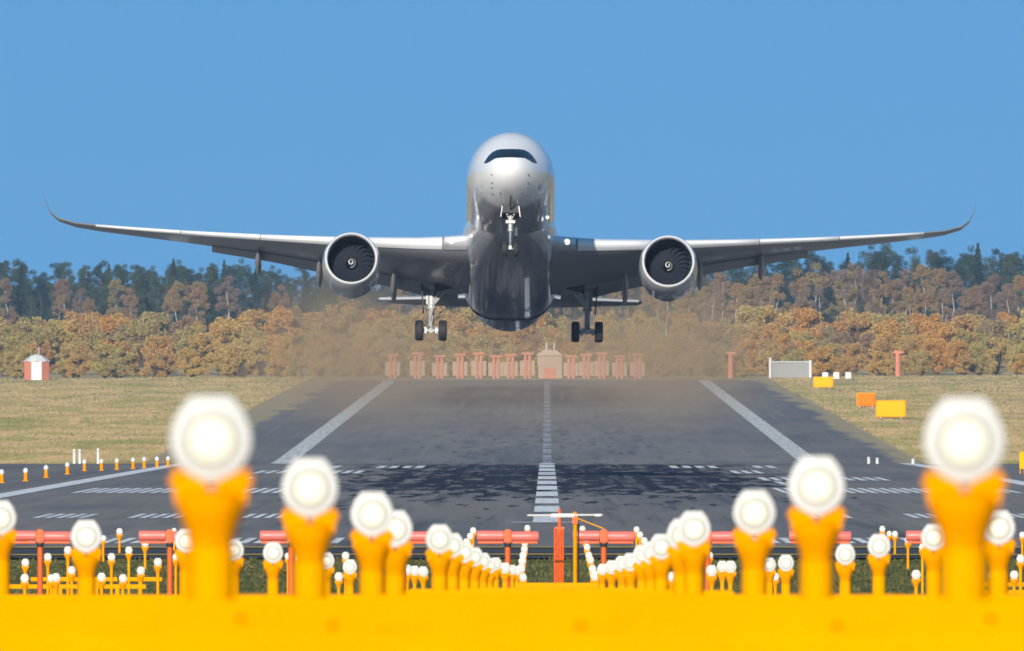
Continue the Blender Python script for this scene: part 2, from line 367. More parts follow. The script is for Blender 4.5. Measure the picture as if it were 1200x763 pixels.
def trunk_mesh(name, h, r, m, limbs):
    mb = MB(); k = 5; px, py = 0, 0; prev = Vector((0, 0, -.6))
    for i in range(1, k + 1):
        cur = Vector((random.uniform(-.03, .03) * h, random.uniform(-.03, .03) * h, h * i / k))
        mb.tube(prev, cur, r * (1 - (i - 1) / k) + .03, r * (1 - i / k) + .03, 6, caps=False); prev = cur
    for a, b, rr in limbs: mb.tube(a, b, rr, rr * .35, 5, caps=False)
    return mb.mesh(name, m, recalc=False)
def spruce_mesh():
    h = 21.; pts = []
    rad = random.uniform(2.8, 3.9)
    for i in range(7000):
        t = random.random() ** .75; z = h * (.12 + .88 * (1 - t) ) if False else h * (1 - .9 * t)
        lay = .72 + .28 * math.sin(z * 5.2 + random.uniform(-.5, .5))
        r = (rad * t ** .8 + .12) * lay * math.sqrt(random.random()) ** .6
        a = random.uniform(0, 6.283); a += .6 * math.sin(3 * a + z)
        pts.append((r * math.cos(a), r * math.sin(a), z - r * .28))
    return leaf_mesh('spruce_crown', pts, .16, M['spruce'], .4), trunk_mesh('spruce_trunk', h * .96, .26, M['bark'], [])
def clump_points(blobs, n):
    w = np.array([b[3] ** 2 for b in blobs]); w /= w.sum(); idx = rng.choice(len(blobs), n, p=w); out = []
    for i in idx:
        b = blobs[i]; d = rng.normal(size=3); d /= np.linalg.norm(d); r = b[3] * (rng.random() ** .45)
        out.append((b[0] + d[0] * r, b[1] + d[1] * r, b[2] + d[2] * r * .85))
    return out
def birch_mesh():
    h = 19.; blobs = []; limbs = []
    for i in range(24):
        t = random.uniform(.34, 1); z = h * t; sp = 3.0 * math.sin(math.pi * min(1, (t - .12) / .95)) + .3
        a = random.uniform(0, 6.283); x, y = sp * math.cos(a) * random.uniform(.3, 1), sp * math.sin(a) * random.uniform(.3, 1)
        blobs.append((x, y, z, random.uniform(.8, 1.5))); limbs.append(((0, 0, z * .8), (x, y, z), .09))
    return leaf_mesh('birch_crown', clump_points(blobs, 6500), .115, M['birch']), trunk_mesh('birch_trunk', h * .9, .17, M['birch_bark'], [])
def pine_mesh():
    h = 20.; blobs = []; limbs = []
    for i in range(38):
        t = random.uniform(.1, 1); z = h * t; sp = 3.7 * max(0, math.sin(math.pi * min(1, (t - .02) / 1.03))) ** .8 + .2
        a = random.uniform(0, 6.283); x, y = sp * math.cos(a) * random.uniform(.2, 1), sp * math.sin(a) * random.uniform(.2, 1)
        blobs.append((x, y, z, random.uniform(.9, 1.6))); limbs.append(((0, 0, z * .85), (x, y, z), .09))
    return leaf_mesh('pine_crown', clump_points(blobs, 8000), .125, M['spruce']), trunk_mesh('pine_trunk', h * .9, .24, M['bark'], limbs)
def shrub_mesh():
    h = 8.; blobs = []; limbs = []
    for i in range(30):
        a = random.uniform(0, 6.283); t = random.random(); rr = 3.7 * math.sqrt(1 - t * .75) * random.uniform(.2, 1)
        x, y, z = rr * math.cos(a), rr * math.sin(a), .8 + (h - 1.6) * t * random.uniform(.8, 1)
        blobs.append((x, y, z, random.uniform(.5, 1.25))); limbs.append(((x * .15, y * .15, .2), (x, y, z), .10))
    return leaf_mesh('shrub_crown', clump_points(blobs, 7500), .115, M['shrub']), trunk_mesh('shrub_trunk', h * .4, .16, M['bark'], limbs)
KIT = {'spruce_tree': ('spruce', [spruce_mesh() for _ in range(6)]), 'pine_tree': ('pine', [pine_mesh() for _ in range(6)]), 'birch_tree': ('birch', [birch_mesh() for _ in range(8)]), 'autumn_shrub': ('shrub', [shrub_mesh() for _ in range(8)])}
TL = {'spruce_tree': ('dark green spruce tree in the far wood beyond the runway', 'tree', 'spruces of the far wood'),
      'pine_tree': ('dark blue-green pine with rounded crown in the far wood', 'tree', 'pines of the far wood'),
      'birch_tree': ('brownish autumn birch with pale trunk in the far wood', 'tree', 'birches of the far wood'),
      'autumn_shrub': ('yellow to rust coloured bushy young tree before the far wood', 'bush', 'autumn bushes before the far wood')}
def plant(kind, x, y, s, sz=1.0):
    crown, trunk = random.choice(KIT[kind][1])
    t = thing(kind, (x, y, gxz(x, y) - .1), *TL[kind], rz=random.uniform(0, 6.28)); t.scale = (s, s, s * sz)
    link('crown', crown, t); link('trunk', trunk, t)
def xr(d, m=45): # visible x range at distance d with a margin
    return (-VX / F * d - m, (1200 - VX) / F * d + m)
def row(kind, d, jit, step, h0, h1, base, prob=lambda px: 1.0):
    a, b = xr(d, 14 if kind == 'pine_tree' else 40); x = a
    while x < b:
        px = VX + x / d * F
        if random.random() < prob(px):
            h = random.uniform(h0, h1) * (1 + (.20 * right(px) if kind != 'autumn_shrub' else 0)); plant(kind, x + random.uniform(-.4, .4) * step, d + random.uniform(-jit, jit), h / base * random.uniform(.92, 1.08), 1.0)
        x += step * random.uniform(.75, 1.25)
right = lambda px: min(1, max(0, (px - 640) / 300))
row('pine_tree', 5330, 40, 2.9, 12.5, 16.5, 20)
row('pine_tree', 5250, 40, 3.2, 13, 17.5, 20)
row('spruce_tree', 5120, 60, 6.5, 12, 20, 21)
row('pine_tree', 5000, 40, 3.4, 12.5, 17.5, 20, lambda px: .95 - .3 * right(px))
row('birch_tree', 4900, 40, 3.8, 12, 17, 19, lambda px: .5 + .5 * right(px))
row('birch_tree', 4800, 40, 4.2, 11, 15.5, 19, lambda px: .4 + .6 * right(px))
row('pine_tree', 4740, 30, 7.0, 9, 13, 20, lambda px: .8 - .5 * right(px))
row('autumn_shrub', 4650, 30, 4.2, 9.5, 14, 8)
row('autumn_shrub', 4470, 30, 4.2, 8.0, 11.5, 8)
row('autumn_shrub', 4310, 25, 4.4, 7.0, 9.5, 8)
row('autumn_shrub', 4195, 18, 4.6, 4.5, 7.5, 8)

# ------------------------------------------------------------------ far equipment at the other end of the runway
def far_post(px, d, h, w):
    t = thing('localizer_mast', (P(px, 0, d).x, d, gz(d)), 'hazy red antenna mast standing in the row across the far runway end', 'antenna', 'far red antenna row')
    MB().box((-w * .28, 0, h / 2), (w * .34, .35, h)).box((w * .28, 0, h / 2), (w * .34, .35, h)).build('frame', M['far_red'], t)
    MB().box((0, -.3, h + .18), (w * 1.5, .5, .42)).build('antenna_head', M['far_red'], t)
    MB().box((0, .35, h * .43), (w * 1.9, .15, h * .62)).build('screen_panel', M['far_pale'], t)
for i, px in enumerate((460, 489, 515, 539, 561, 581, 598, 618, 669, 687, 705, 726, 747)):
    far_post(px, 4105, 4.4 + .3 * math.sin(i * 2.1), 1.5)
t = thing('equipment_hut', P(644, 443, 4110), 'pale equipment hut in the middle of the far red antenna row', 'hut'); t.location.z = gz(4110)
MB().box((0, 0, 2.2), (4.8, 3, 4.4)).build('wall', M['far_pale'], t)
MB().prism([(-2.7, 4.4), (2.7, 4.4), (1.2, 5.5), (-1.2, 5.5)], -1.8, 1.8).build('roof', mat('hut_roof', (.46, .34, .27), .7), t)
MB().box((0, -1.52, 1.0), (2.4, .08, 2.0)).build('door', M['far_red'], t)
for x in (-.6, .9): MB().tube((x, 0, 5.4), (x, 0, 6.9), .12).build('antenna', M['white_plastic'], t)
# low pale wall line at the foot of the far antenna row
tag(sheet('far_apron', -31, 24, 4048.0, 4095.0, .02, mat('pale_concrete', (.45, .42, .36), .9, var=.2, scale=.2)), kind='structure')

t = thing('checkered_hut', P(43, 444, 4130), 'red and white octagonal hut with pointed roof on the left field', 'hut'); t.location.z = gxz(t.location.x, 4130)
for k in range(8):
    a0, a1 = R(45 * k - 22.5 - 90), R(45 * k + 22.5 - 90); r = 2.6
    mb = MB(); mb.add([(r * math.cos(a0), r * math.sin(a0), 0), (r * math.cos(a1), r * math.sin(a1), 0), (r * math.cos(a1), r * math.sin(a1), 3.6), (r * math.cos(a0), r * math.sin(a0), 3.6),
                       (r * .9 * math.cos(a0), r * .9 * math.sin(a0), 0), (r * .9 * math.cos(a1), r * .9 * math.sin(a1), 0), (r * .9 * math.cos(a1), r * .9 * math.sin(a1), 3.6), (r * .9 * math.cos(a0), r * .9 * math.sin(a0), 3.6)],
                      [(0, 1, 2, 3), (4, 7, 6, 5), (0, 4, 5, 1), (3, 2, 6, 7), (1, 5, 6, 2), (0, 3, 7, 4)])
    mb.build('wall_panel', M['far_red'] if k % 2 else M['white_plastic'], t)
MB().lathe([(2.75, 3.6), (1.2, 4.7), (.3, 5.0), (0.02, 5.05)], 8).build('roof', M['white_plastic'], t)
MB().tube((.4, 0, 4.9), (.4, 0, 6.4), .1).build('mast', M['grey_metal'], t)

t = thing('grey_shed', (P(926, 0, 4140).x, 4140, gxz(P(926, 0, 4140).x, 4140)), 'low pale grey shed with white corner posts right of the runway end', 'shed')
MB().box((0, 0, 1.5), (7.4, 3, 3.0)).build('wall', mat('shed_wall', (.25, .25, .24), .7, var=.15), t)
MB().box((0, 0, 3.1), (7.9, 3.5, .25)).build('roof', M['grey_metal'], t)
for x in (-3.9, 3.9): MB().tube((x, -1.8, 0), (x, -1.8, 3.9 if x < 0 else 3.4), .28).build('corner_post', M['white_plastic'], t)
for i, px in enumerate((967, 980, 994)):
    d = 4080; x = P(px, 0, d).x
    t = thing('marker_cabinet', (x, d, gxz(x, d)), f'small white cabinet, {ORD[i+1]} to the right of the grey shed', 'cabinet', 'white cabinets right of the shed')
    MB().box((0, 0, .7), (1.1, .6, 1.2)).build('body', M['white_plastic'], t, bevel=.06); MB().box((0, 0, .06), (1.2, .7, .12)).build('plinth', M['grey_metal'], t)
for px, top, base, d, lab in ((1052, 402, 430, 4160, 'slim red mast on the right field beyond the yellow signs'), (856, 412, 441, 4120, 'red mast with a short crossarm right of the far antenna row')):
    x = P(px, 0, d).x; h = (base - top) / F * d
    t = thing('red_mast', (x, d, gxz(x, d)), lab, 'mast')
    MB().tube((0, 0, 0), (0, 0, h), .55, .45, 8).build('pole', M['far_red'], t); MB().box((.1, 0, h + .1), (1.8, .5, .45)).build('crossarm', M['far_red'], t)
def sign(px, py, w, h, d, m, lab, fr):
    c = P(px, py, d); z0 = gxz(c.x, d); W_, H_ = w / F * d, h / F * d
    t = thing('taxiway_sign', (c.x, d, z0), lab, 'sign', 'yellow taxiway signs')
    zc = max(c.z - z0, H_ / 2 + .25)
    MB().box((0, 0, zc), (W_, .35, H_)).build('panel', m, t, bevel=.12)
    MB().box((0, .26, zc), (W_ * 1.05, .16, H_ * 1.06)).build('frame', fr, t, bevel=.05)
    for s in (-.35, .35): MB().tube((s * W_, .1, 0), (s * W_, .1, zc - H_ / 2 + .05), .12, n=8).build('leg', M['grey_metal'], t)
sign(965, 448, 22, 12, 3760, M['sign_yellow'], 'bright yellow taxiway sign, the farthest of three, nearest the shed', M['sign_yellow'])
sign(1015, 474, 21, 15, 3290, M['sign_orange'], 'orange taxiway sign between the two yellow signs', M['sign_yellow'])
sign(1044, 489, 34, 19, 3060, M['sign_yellow'], 'widest yellow taxiway sign, nearest of three right of the runway', M['sign_orange'])

# runway edge lights, marker posts
edge_head = MB().lathe([(.10, 0), (.13, .06), (.12, .16), (.07, .24), (.01, .27)], 12).mesh('edge_light_globe', M['white_plastic'], smooth=True)
edge_post = MB().lathe([(.16, 0), (.16, .04), (.09, .05), (.09, .45)], 12, caps=True).mesh('edge_light_post', M['orange_yellow'])
for i, (px, py) in enumerate(((2, 562), (30, 560), (54, 556), (79, 552), (99, 548), (119, 547.5), (137, 546.5), (156, 545.5), (169, 544.5), (184, 544), (197, 543.6))):
    d = 104870 * 1.25 / (py + 4 - 468); d = min(d, 1750)
    t = thing('edge_light', (P(px, 0, d).x, d, gz(d)), f'small yellow edge light with white top, {ORD[i+1]} from the left along the runway edge', 'runway light', 'edge lights along the left line')
    t.scale = (1.35, 1.35, 1.2)
    link('post', edge_post, t); link('globe', edge_head, t, (0, 0, .45))
for i, (px, h, lab) in enumerate(((87, 17, 'white marker post, left of a close pair on the left grass edge'), (93.5, 17, 'white marker post, right of a close pair on the left grass edge'), (115, 18, 'single white marker post beside the pair on the left grass'),
                                  (1018, 8, 'tiny white marker post, left of three by the right runway edge'), (1028, 7, 'tiny white marker post, middle of three by the right runway edge'), (1070, 6, 'tiny white marker post beside the large right lamp'))):
    d = 1752; x = P(px, 0, d).x; hh = h / F * d
    t = thing('marker_post', (x, d, gxz(x, d)), lab, 'post', 'white marker posts')
    MB().tube((0, 0, 0), (0, 0, hh), .13, .12, 8).build('pole', M['white_plastic'], t); MB().lathe([(.16, hh * .8), (.16, hh * .86)], 8, caps=True).build('band', M['grey_metal'], t)
t = thing('marker_board', (P(1198, 0, 1500).x, 1500, gz(1500)), 'narrow yellow marker board at the right picture edge', 'sign')
MB().box((0, 0, .95), (.4, .12, 1.2)).build('board', M['sign_yellow'], t, bevel=.03); MB().tube((-.14, 0, 0), (-.14, 0, .4), .04, n=8).tube((.14, 0, 0), (.14, 0, .4), .04, n=8).build('legs', M['yellow'], t)

# ------------------------------------------------------------------ near localizer antennas
def localizer(px, label, d=472.0, py=628.5):
    c = P(px, py, d); z0 = gz(d); h = c.z - z0
    t = thing('localizer_antenna', (c.x, d, z0), label, 'antenna', 'red antenna row before the runway')
    MB().tube((0, 0, 0), (0, 0, h - .14), .062, .062, 12).build('post', M['red'], t, smooth=True)
    MB().lathe([(.075, h - .24), (.075, h - .15)], 12, caps=True).build('collar', M['black'], t)
    MB().box((0, 0, h), (.17, .24, .30)).build('junction_box', M['red'], t, bevel=.03)
    for s in (-1, 1):
        mb = MB(); mb.lathe([(.09, .085), (.115, .10), (.118, .45), (.118, .66), (.105, .685), (.0, .69)], 16, axis='X')
        if s < 0: mb.v = [(-x, y, z) for x, y, z in mb.v]
        mb.v = [(x, y, z + h + (.012 if s < 0 else -.004)) for x, y, z in mb.v]
        a = mb.build('radome', M['pink'], t, smooth=True)
        mb = MB(); mb.box((s * .38, .0, h - .135), (.56, .10, .05)); mb.build('boom', M['red'], t, bevel=.01)
LX = [47, 199, 341, 473, 595, 707.5, 829, 961, 1098, 1240, -105]
LL = ['red antenna with pink tubes behind the left lamps, first whole one from the left', 'red antenna with pink tubes left of the biggest left lamp', 'red antenna with pink tubes partly behind the second left lamp', 'red antenna with pink tubes between the two left lamp columns',
      'red antenna with pink tubes just left of the orange mast', 'red antenna with pink tubes just right of the orange mast', 'red antenna with pink tubes behind the front of the right lamp column', 'red antenna with pink tubes behind the second big right lamp', 'red antenna with pink tubes behind the biggest right lamp',
      'red antenna beyond the right picture edge', 'red antenna at the left picture edge']
for px, lb in zip(LX[:9], LL[:9]): localizer(px, lb)

# orange centre mast with its white monitor dipole
d = 455.; c = P(655, 596, d); z0 = gz(d)
t = thing('monitor_mast', (c.x, d, z0), 'tall orange lattice mast standing in the middle of the antenna row', 'mast')
h = c.z - z0; hb = P(0, 619, d).z - z0
mb = MB()
for x in (-.085, -.028, .028, .085): mb.tube((x, random.uniform(-.06, .06), 0), (x, 0, hb), .024, n=8)
for k in range(9): mb.tube((-.085, 0, hb * k / 9), (.085, 0, hb * (k + 1) / 9), .012, n=6)
mb.build('lattice', M['red'], t)
MB().tube((.012, 0, hb - .1), (.012, 0, h), .038, .03, 10).build('pole', M['red'], t)
MB().box((.012, 0, hb), (.2, .1, .05)).build('cap', M['red'], t)
d2 = 458.; c = P(674, 600, d2)
t2 = thing('monitor_mast', (c.x, d2, gz(d2)), 'thin orange pole right of the orange lattice mast', 'mast')
h2 = c.z - gz(d2)
MB().tube((0, 0, 0), (0, 0, h2), .045, .04, 10).build('pole', M['orange_yellow'], t2); MB().tube((.07, 0, 0), (.07, 0, h2 - .1), .018, n=8).build('cable', M['black'], t2)
MB().box((.0, 0, h2 - .15), (.12, .12, .22)).build('box', M['red'], t2, bevel=.01)
MB().tube((.03, -.06, h2 - .13), (.62, -.06, h2 - .36), .014, n=6).build('stay', M['yellow'], t2)
a = P(618, 604.5, 452); b = P(706, 604, 452)
t3 = thing('monitor_dipole', (0, 452, P(0, 604, 452).z), 'thin white horizontal dipole rod across the orange masts', 'antenna')
MB().tube((a.x, 0, 0), (b.x, 0, .01), .020, .020, 8).build('rod', M['white_plastic'], t3)
MB().box(((a.x + b.x) / 2 - .05, 0, 0), (.5, .07, .075)).build('feed_box', M['white_plastic'], t3, bevel=.015); MB().box((b.x - .1, 0, .005), (.12, .05, .05)).build('end_piece', M['white_plastic'], t3)

# ------------------------------------------------------------------ approach lights
D0 = .255
def head_mesh():
    d = D0; mb = MB()
    mb.lathe([(.250 * d, .00), (.27 * d, -.03 * d), (.30 * d, -.035 * d), (.33 * d, -.02 * d), (.36 * d, -.008 * d), (.455 * d, -.02 * d), (.485 * d, -.01 * d), (.495 * d, .03 * d), (.49 * d, .16 * d), (.40 * d, .42 * d), (.24 * d, .62 * d), (.0, .66 * d)], 36, axis='Y')
    o = [(-.24 * d, .52 * d), (.24 * d, .52 * d), (.40 * d, .32 * d), (.47 * d, .1 * d), (.3 * d, .2 * d), (0, .30 * d), (-.3 * d, .2 * d), (-.47 * d, .1 * d), (-.40 * d, .32 * d)]
    mb.prism(o, .005 * d, .36 * d)
    mb.prism([(-.30 * d, -.36 * d), (.30 * d, -.36 * d), (.08 * d, -.51 * d), (-.08 * d, -.51 * d)], .01 * d, .2 * d)
    for k in range(4):
        a = R(45 + 90 * k); mb.lathe([(.03 * d, -.045 * d), (.03 * d, 0)], 8, axis='Y', org=(.41 * d * math.cos(a), 0, .41 * d * math.sin(a)), caps=True)
    return mb.mesh('lamp_head', M['lamp_white'], smooth=True, angle=35)
def lens_mesh():
    d = D0; return MB().lathe([(.268 * d, -.034 * d), (.25 * d, -.002), (.22 * d, -.05 * d), (.15 * d, -.08 * d), (.07 * d, -.093 * d), (.0, -.095 * d)], 32, axis='Y').mesh('lamp_lens', M['lens'], smooth=True, angle=80)
def yoke_mesh():
    d = D0; mb = MB()
    mb.lathe([(.265 * d, -1.30 * d), (.30 * d, -1.10 * d), (.36 * d, -.96 * d), (.42 * d, -.80 * d), (.41 * d, -.68 * d), (.30 * d, -.62 * d)], 20, org=(0, .2 * d, 0), caps=True)
    for s in (-1, 1):
        mb.prism([(s * .445 * d, -.33 * d), (s * .36 * d, -.37 * d), (s * .24 * d, -.43 * d), (s * .04 * d, -.50 * d), (s * .04 * d, -.72 * d), (s * .30 * d, -.82 * d), (s * .43 * d, -.76 * d), (s * .455 * d, -.55 * d)], .04 * d, .30 * d)
        mb.lathe([(.07 * d, 0), (.07 * d, .06 * d)], 10, axis='X', org=(s * .44 * d - (0 if s > 0 else .06 * d), .12 * d, -.50 * d), caps=True)
    return mb.mesh('lamp_yoke', M['orange_yellow'], smooth=True, angle=35)
HEAD, LENS, YOKE = head_mesh(), lens_mesh(), yoke_mesh()
GASKET = MB().lathe([(.262 * D0, -.040 * D0), (.275 * D0, -.052 * D0), (.30 * D0, -.052 * D0), (.312 * D0, -.03 * D0)], 32, axis='Y').mesh('lamp_gasket', M['gasket'], smooth=True)
POST = MB().lathe([(.19 * D0, -1), (.19 * D0, -.04), (.21 * D0, -.04), (.21 * D0, 0)], 14, caps=True).mesh('lamp_post', M['yellow'], smooth=True)
POST_T = MB().lathe([(.26 * D0, -1), (.26 * D0, -.25), (.29 * D0, -.03), (.29 * D0, 0)], 18, caps=True).mesh('lamp_post_thick', M['yellow'], smooth=True)
def lamp(px, py, w, d, label, group, thick=False, base=None, tilt=0, turn=0):
    dia = w / F * d; s = dia / D0; c = P(px, py, d); zb = gz(d) if base is None else P(0, base, d).z
    zb = min(zb, c.z - 1.5 * dia)
    t = thing('approach_light', (c.x, d, zb), label, 'approach light', group)
    hz = c.z - zb
    for nm, me in (('lamp_head', HEAD), ('lens', LENS), ('gasket', GASKET)):
        o = link(nm, me, t, (0, 0, hz)); o.scale = (s, s, s); o.rotation_euler = (R(tilt), 0, R(turn))
    o = link('yoke', YOKE, t, (0, 0, hz)); o.scale = (s, s, s); o.rotation_euler = (0, 0, R(turn))
    o = link('post', POST_T if thick else POST, t, (0, .2 * dia, hz - 1.3 * dia)); o.scale = (s, s, max(.02, hz - 1.3 * dia))
    return t
def WD(w): return 6375.0 / w      # distance at which a 0.255 m lamp head is w pixels wide
GL, GR, GS, GB = 'left column of big approach lamps', 'right column of big approach lamps', 'side row approach lamps', 'small approach lamps near the runway'
left = [(247, 515, 62), (363, 572, 92), (436, 603, 122), (463, 620, 150), (515, 632, 190), (530, 639.5, 222), (544, 647.5, 258), (556, 653, 290), (566, 658, 325), (574, 663, 362), (581, 661, 400), (592, 666, 455), (600, 668, 500), (606, 669, 545)]
rightc = [(1130, 517, 62), (957, 570, 92), (884, 601, 122), (813, 620, 155), (799, 627, 172), (775, 641, 215), (763, 648, 244), (753, 651, 266), (739, 659, 300), (729, 661, 340), (717, 665, 391), (706, 667.5, 450), (697, 675, 520)]
for nm, lst, g in (('left', left, GL), ('right', rightc, GR)):
    for i, (px, py, d) in enumerate(lst):
        lb = (f'largest blurred white lamp on a thick yellow post, {nm} side' if i == 0 else f'white approach lamp on yellow post, {ORD[i+1]} from the front in the {nm} converging column')
        lamp(px, py, (98.0 if i == 0 else 6250 / d * (1 if d < 400 else .92)), d, lb, g, thick=True, tilt=random.uniform(-3, 3))
side = [(0, 607, 39, 'white lamp cut by the left picture edge'), (101, 629, 37, 'white lamp between two red antennas at far left'), (218, 634, 27, 'white lamp half hidden left of the thick left post'), (274, 645, 24, 'white lamp peeking out right of the thick left post'),
        (320, 648, 24, 'white lamp beside the second left post'), (382.6, 657.4, 19, 'white lamp right of the second left post'), (410, 664.5, 17, 'white lamp just left of the third left lamp'),
        (1170.6, 618.6, 39, 'white lamp just right of the thickest right post'), (1094, 630, 30, 'white lamp just left of the thickest right post'), (1030, 640, 27, 'white lamp midway between the two biggest right lamps'), (990.5, 650, 24, 'white lamp right of the second right post'),
        (921, 660, 19, 'white lamp just left of the second right post'), (901.5, 662, 16, 'white lamp right beside the third right post')]
for px, py, w, lb in side: lamp(px, py, w, WD(w), lb, GS, thick=True, tilt=random.uniform(-3, 3))
# small lamps on thin posts: (x, y, width, distance, where the post meets its bar or the ground)
small = [(29.6, 659.5, 9, 520, 700), (29, 678, 10, 500, 720), (56, 653, 9, 530, 700), (79.5, 645, 9, 540, 700), (65.6, 677, 10, 498, 720), (60, 678, 9, 505, 720), (84, 668.5, 9.5, 515, 715), (119, 676.5, 10, 498, 720), (144, 678, 9.5, 495, 720), (130.6, 653, 9, 535, 700),
         (151, 645, 8.5, 545, 700), (140, 623, 7.5, 728, 648), (170, 637, 8.5, 640, 666), (165, 669, 9.5, 510, 715), (185, 659, 9.5, 520, 700), (206, 653, 8, 560, 700), (121, 631, 7, 690, 658), (204, 622, 6, 740, 645), (337.5, 652, 8, 560, 690), (350, 654, 9, 540, 700),
         (405, 651.5, 9, 540, 695), (397, 676, 10, 500, 715), (467, 667, 10, 505, 700), (477, 668, 12, 495, 700), (486, 669, 11.5, 497, 700), (496, 670, 12, 493, 700),
         (554.5, 622, 7.5, 730, 646), (551, 628.5, 7.5, 700, 650), (546.6, 635, 7.5, 680, 655), (618, 619, 7, 800, 630), (615, 629, 7.5, 760, 640), (615, 637, 7.5, 730, 646), (614.5, 644, 8, 700, 656), (613, 651, 8.5, 670, 664), (612, 658, 9, 640, 672), (610.5, 666.6, 10, 600, 684), (613, 677, 9, 540, 700),
         (682.6, 620, 7, 800, 630), (685, 627, 7, 765, 640), (686.6, 634, 7.5, 735, 646), (688, 641.7, 7.5, 705, 656), (690, 651, 8, 670, 664), (692, 656.5, 8.5, 645, 672), (694.5, 667, 9, 600, 684), (746, 620.7, 7, 735, 646), (750, 627, 7.5, 705, 650), (755, 634, 8, 685, 655),
         (787, 676, 11, 495, 705), (794.6, 675, 11, 497, 705), (834, 669, 13, 470, 710), (846.5, 664, 13, 470, 710), (856, 664.5, 14, 450, 715), (832, 651, 7.5, 560, 690), (908.6, 676, 9, 520, 715), (1073.6, 673.7, 11, 495, 712), (1081, 641.7, 8.5, 560, 690), (1064, 633, 8, 640, 664), (1048.7, 626, 7, 720, 652),
         (1042, 625.4, 6, 740, 645), (1034, 620, 7, 745, 645), (1152, 641, 8, 560, 690), (1162, 675, 9, 510, 705), (1188.5, 674, 10, 500, 705), (1196, 655, 9.5, 520, 695), (1198, 627, 7, 700, 652)]
small.sort(key=lambda q: q[0])
zones = [(-1, 100, 'below the first red antenna'), (100, 230, 'by the second red antenna'), (230, 450, 'by the third red antenna'), (450, 530, 'by the fourth red antenna'), (530, 600, 'at the end of the left column'), (600, 650, 'in the line left of the orange mast'), (650, 720, 'in the line right of the orange mast'), (720, 770, 'at the end of the right column'), (770, 880, 'below the right lamp column'), (880, 1100, 'left of the thickest right post'), (1100, 1300, 'beyond the thickest right post')]
cnt = {}
for px, py, w, d, base in small:
    zn = next(z for z in zones if z[0] <= px < z[1])[2]; cnt[zn] = cnt.get(zn, 0) + 1
    lamp(px, py, w, d, f'small white lamp {zn}, {ORD[cnt[zn]]} from the left', GB, base=None if py < 0 else max(base, 468 + 131000 / d - 6))

# yellow bars the lamps stand on
def bar(px0, px1, top, d, hgt, label, legs=3, dep=.12, rails=1):
    a, b = P(px0, top, d), P(px1, top, d); z0 = gz(d); h = a.z - z0; L = b.x - a.x
    t = thing('light_bar', ((a.x + b.x) / 2, d, z0), label, 'light bar', 'yellow bars carrying the approach lamps')
    MB().box((0, 0, h - hgt / 2), (L, dep, hgt)).build('beam', M['yellow'], t, bevel=min(.012, hgt * .12))
    for k in range(legs):
        x = -L / 2 + L * (k + .5) / legs
        MB().box((x, 0, (h - hgt) / 2), (.09, .09, h - hgt)).build('leg', M['yellow'], t)
    return t, h, L
# the nearest bar, a wide channel with bolts
t, h, L = bar(-260, 1500, 704, 60.6, .31, 'wide yellow bar filling the bottom of the picture', 4, .16)
MB().box((0, -.105, h - .31 * .62), (L, .05, .31 * .66), Matrix.Rotation(R(-9), 3, 'X')).build('lower_flange', M['yellow'], t, bevel=.008)
for px in (150, 470, 700, 1010): MB().box(((px - 620) / F * 60.6, -.084, h - .045), (.16, .010, .075)).build('splice_plate', M['yellow'], t, bevel=.004)
for px in (283, 390, 980, 1160, 680):
    MB().lathe([(.010, 0), (.010, -.008)], 10, axis='Y', org=((px - 620) / F * 60.6, -.083, h - .05 - .02 * (px in (390, 980, 680))), caps=True).build('bolt', mat('rusty_bolt', (.20, .08, .0), .8, spec=0), t)
bar(-120, 1330, 701, 91.5, .16, 'yellow bar just behind the wide front bar')
bar(250, 1060, 697, 121.5, .14, 'yellow bar under the third pair of lamps')
bar(-40, 1240, 697, 163, .12, 'long yellow bar under the side lamps')
bar(440, 860, 692, 188, .14, 'yellow bar under the middle of both lamp columns')
bar(480, 800, 690, 240, .14, 'yellow bar under the shrinking lamp columns')
bar(540, 760, 689, 310, .16, 'short yellow bar before the orange mast')
bar(606, 702, 683, 430, .10, 'short yellow bar at the foot of the orange mast', 2)
bar(36, 190, 676.5, 536, .10, 'upper yellow rail behind the far left small lamps', 3)
bar(-30, 171, 685, 508, .10, 'lower yellow rail behind the far left small lamps', 3)
bar(1142, 1260, 682.5, 530, .10, 'upper yellow rail at the far right', 2)
bar(1140, 1260, 691.5, 505, .10, 'lower yellow rail at the far right', 2)

# ------------------------------------------------------------------ the airliner
TH = R(10.6); ROLL = R(0.55); YAW = R(0.25)
ND = 1425.0
Rm = Matrix.Rotation(YAW, 3, 'Z') @ Matrix.Rotation(-TH, 3, 'X') @ Matrix.Rotation(ROLL, 3, 'Y')
# the nose section's axis point (local y=10, z=0) lands on photograph pixel (598.5, 214)
axis_pt = P(598.5, 214, ND + 9.8); org = axis_pt - Rm @ Vector((0, 10, 0))
plane = thing('airliner', org, 'white twin-engine airliner taking off towards the viewer with its wheels down', 'airplane')
plane.rotation_euler = Rm.to_euler()

FS = [(0, -.75, -.75, 0.0), (.06, -.56, -.96, .22), (.2, -.36, -1.18, .44), (.5, -.05, -1.48, .74), (1, .33, -1.78, 1.10), (1.6, .72, -2.03, 1.43), (2.3, 1.12, -2.24, 1.74), (3, 1.52, -2.42, 2.00), (4, 2.04, -2.62, 2.32), (5, 2.42, -2.77, 2.56), (6.5, 2.76, -2.90, 2.80), (8, 2.94, -2.98, 2.93), (10, 3.04, -3.04, 2.98), (16, 3.04, -3.04, 2.98), (30, 3.04, -3.04, 2.98), (43, 3.04, -3.04, 2.98), (46, 3.04, -2.95, 2.96), (49, 3.03, -2.62, 2.87), (52, 3.0, -2.12, 2.66), (56, 2.9, -1.2, 2.2), (60, 2.7, -.2, 1.55), (63.5, 2.4, .65, .9), (66, 2.05, 1.25, .4), (66.7, 1.85, 1.45, .2)]
FA = np.array(FS)
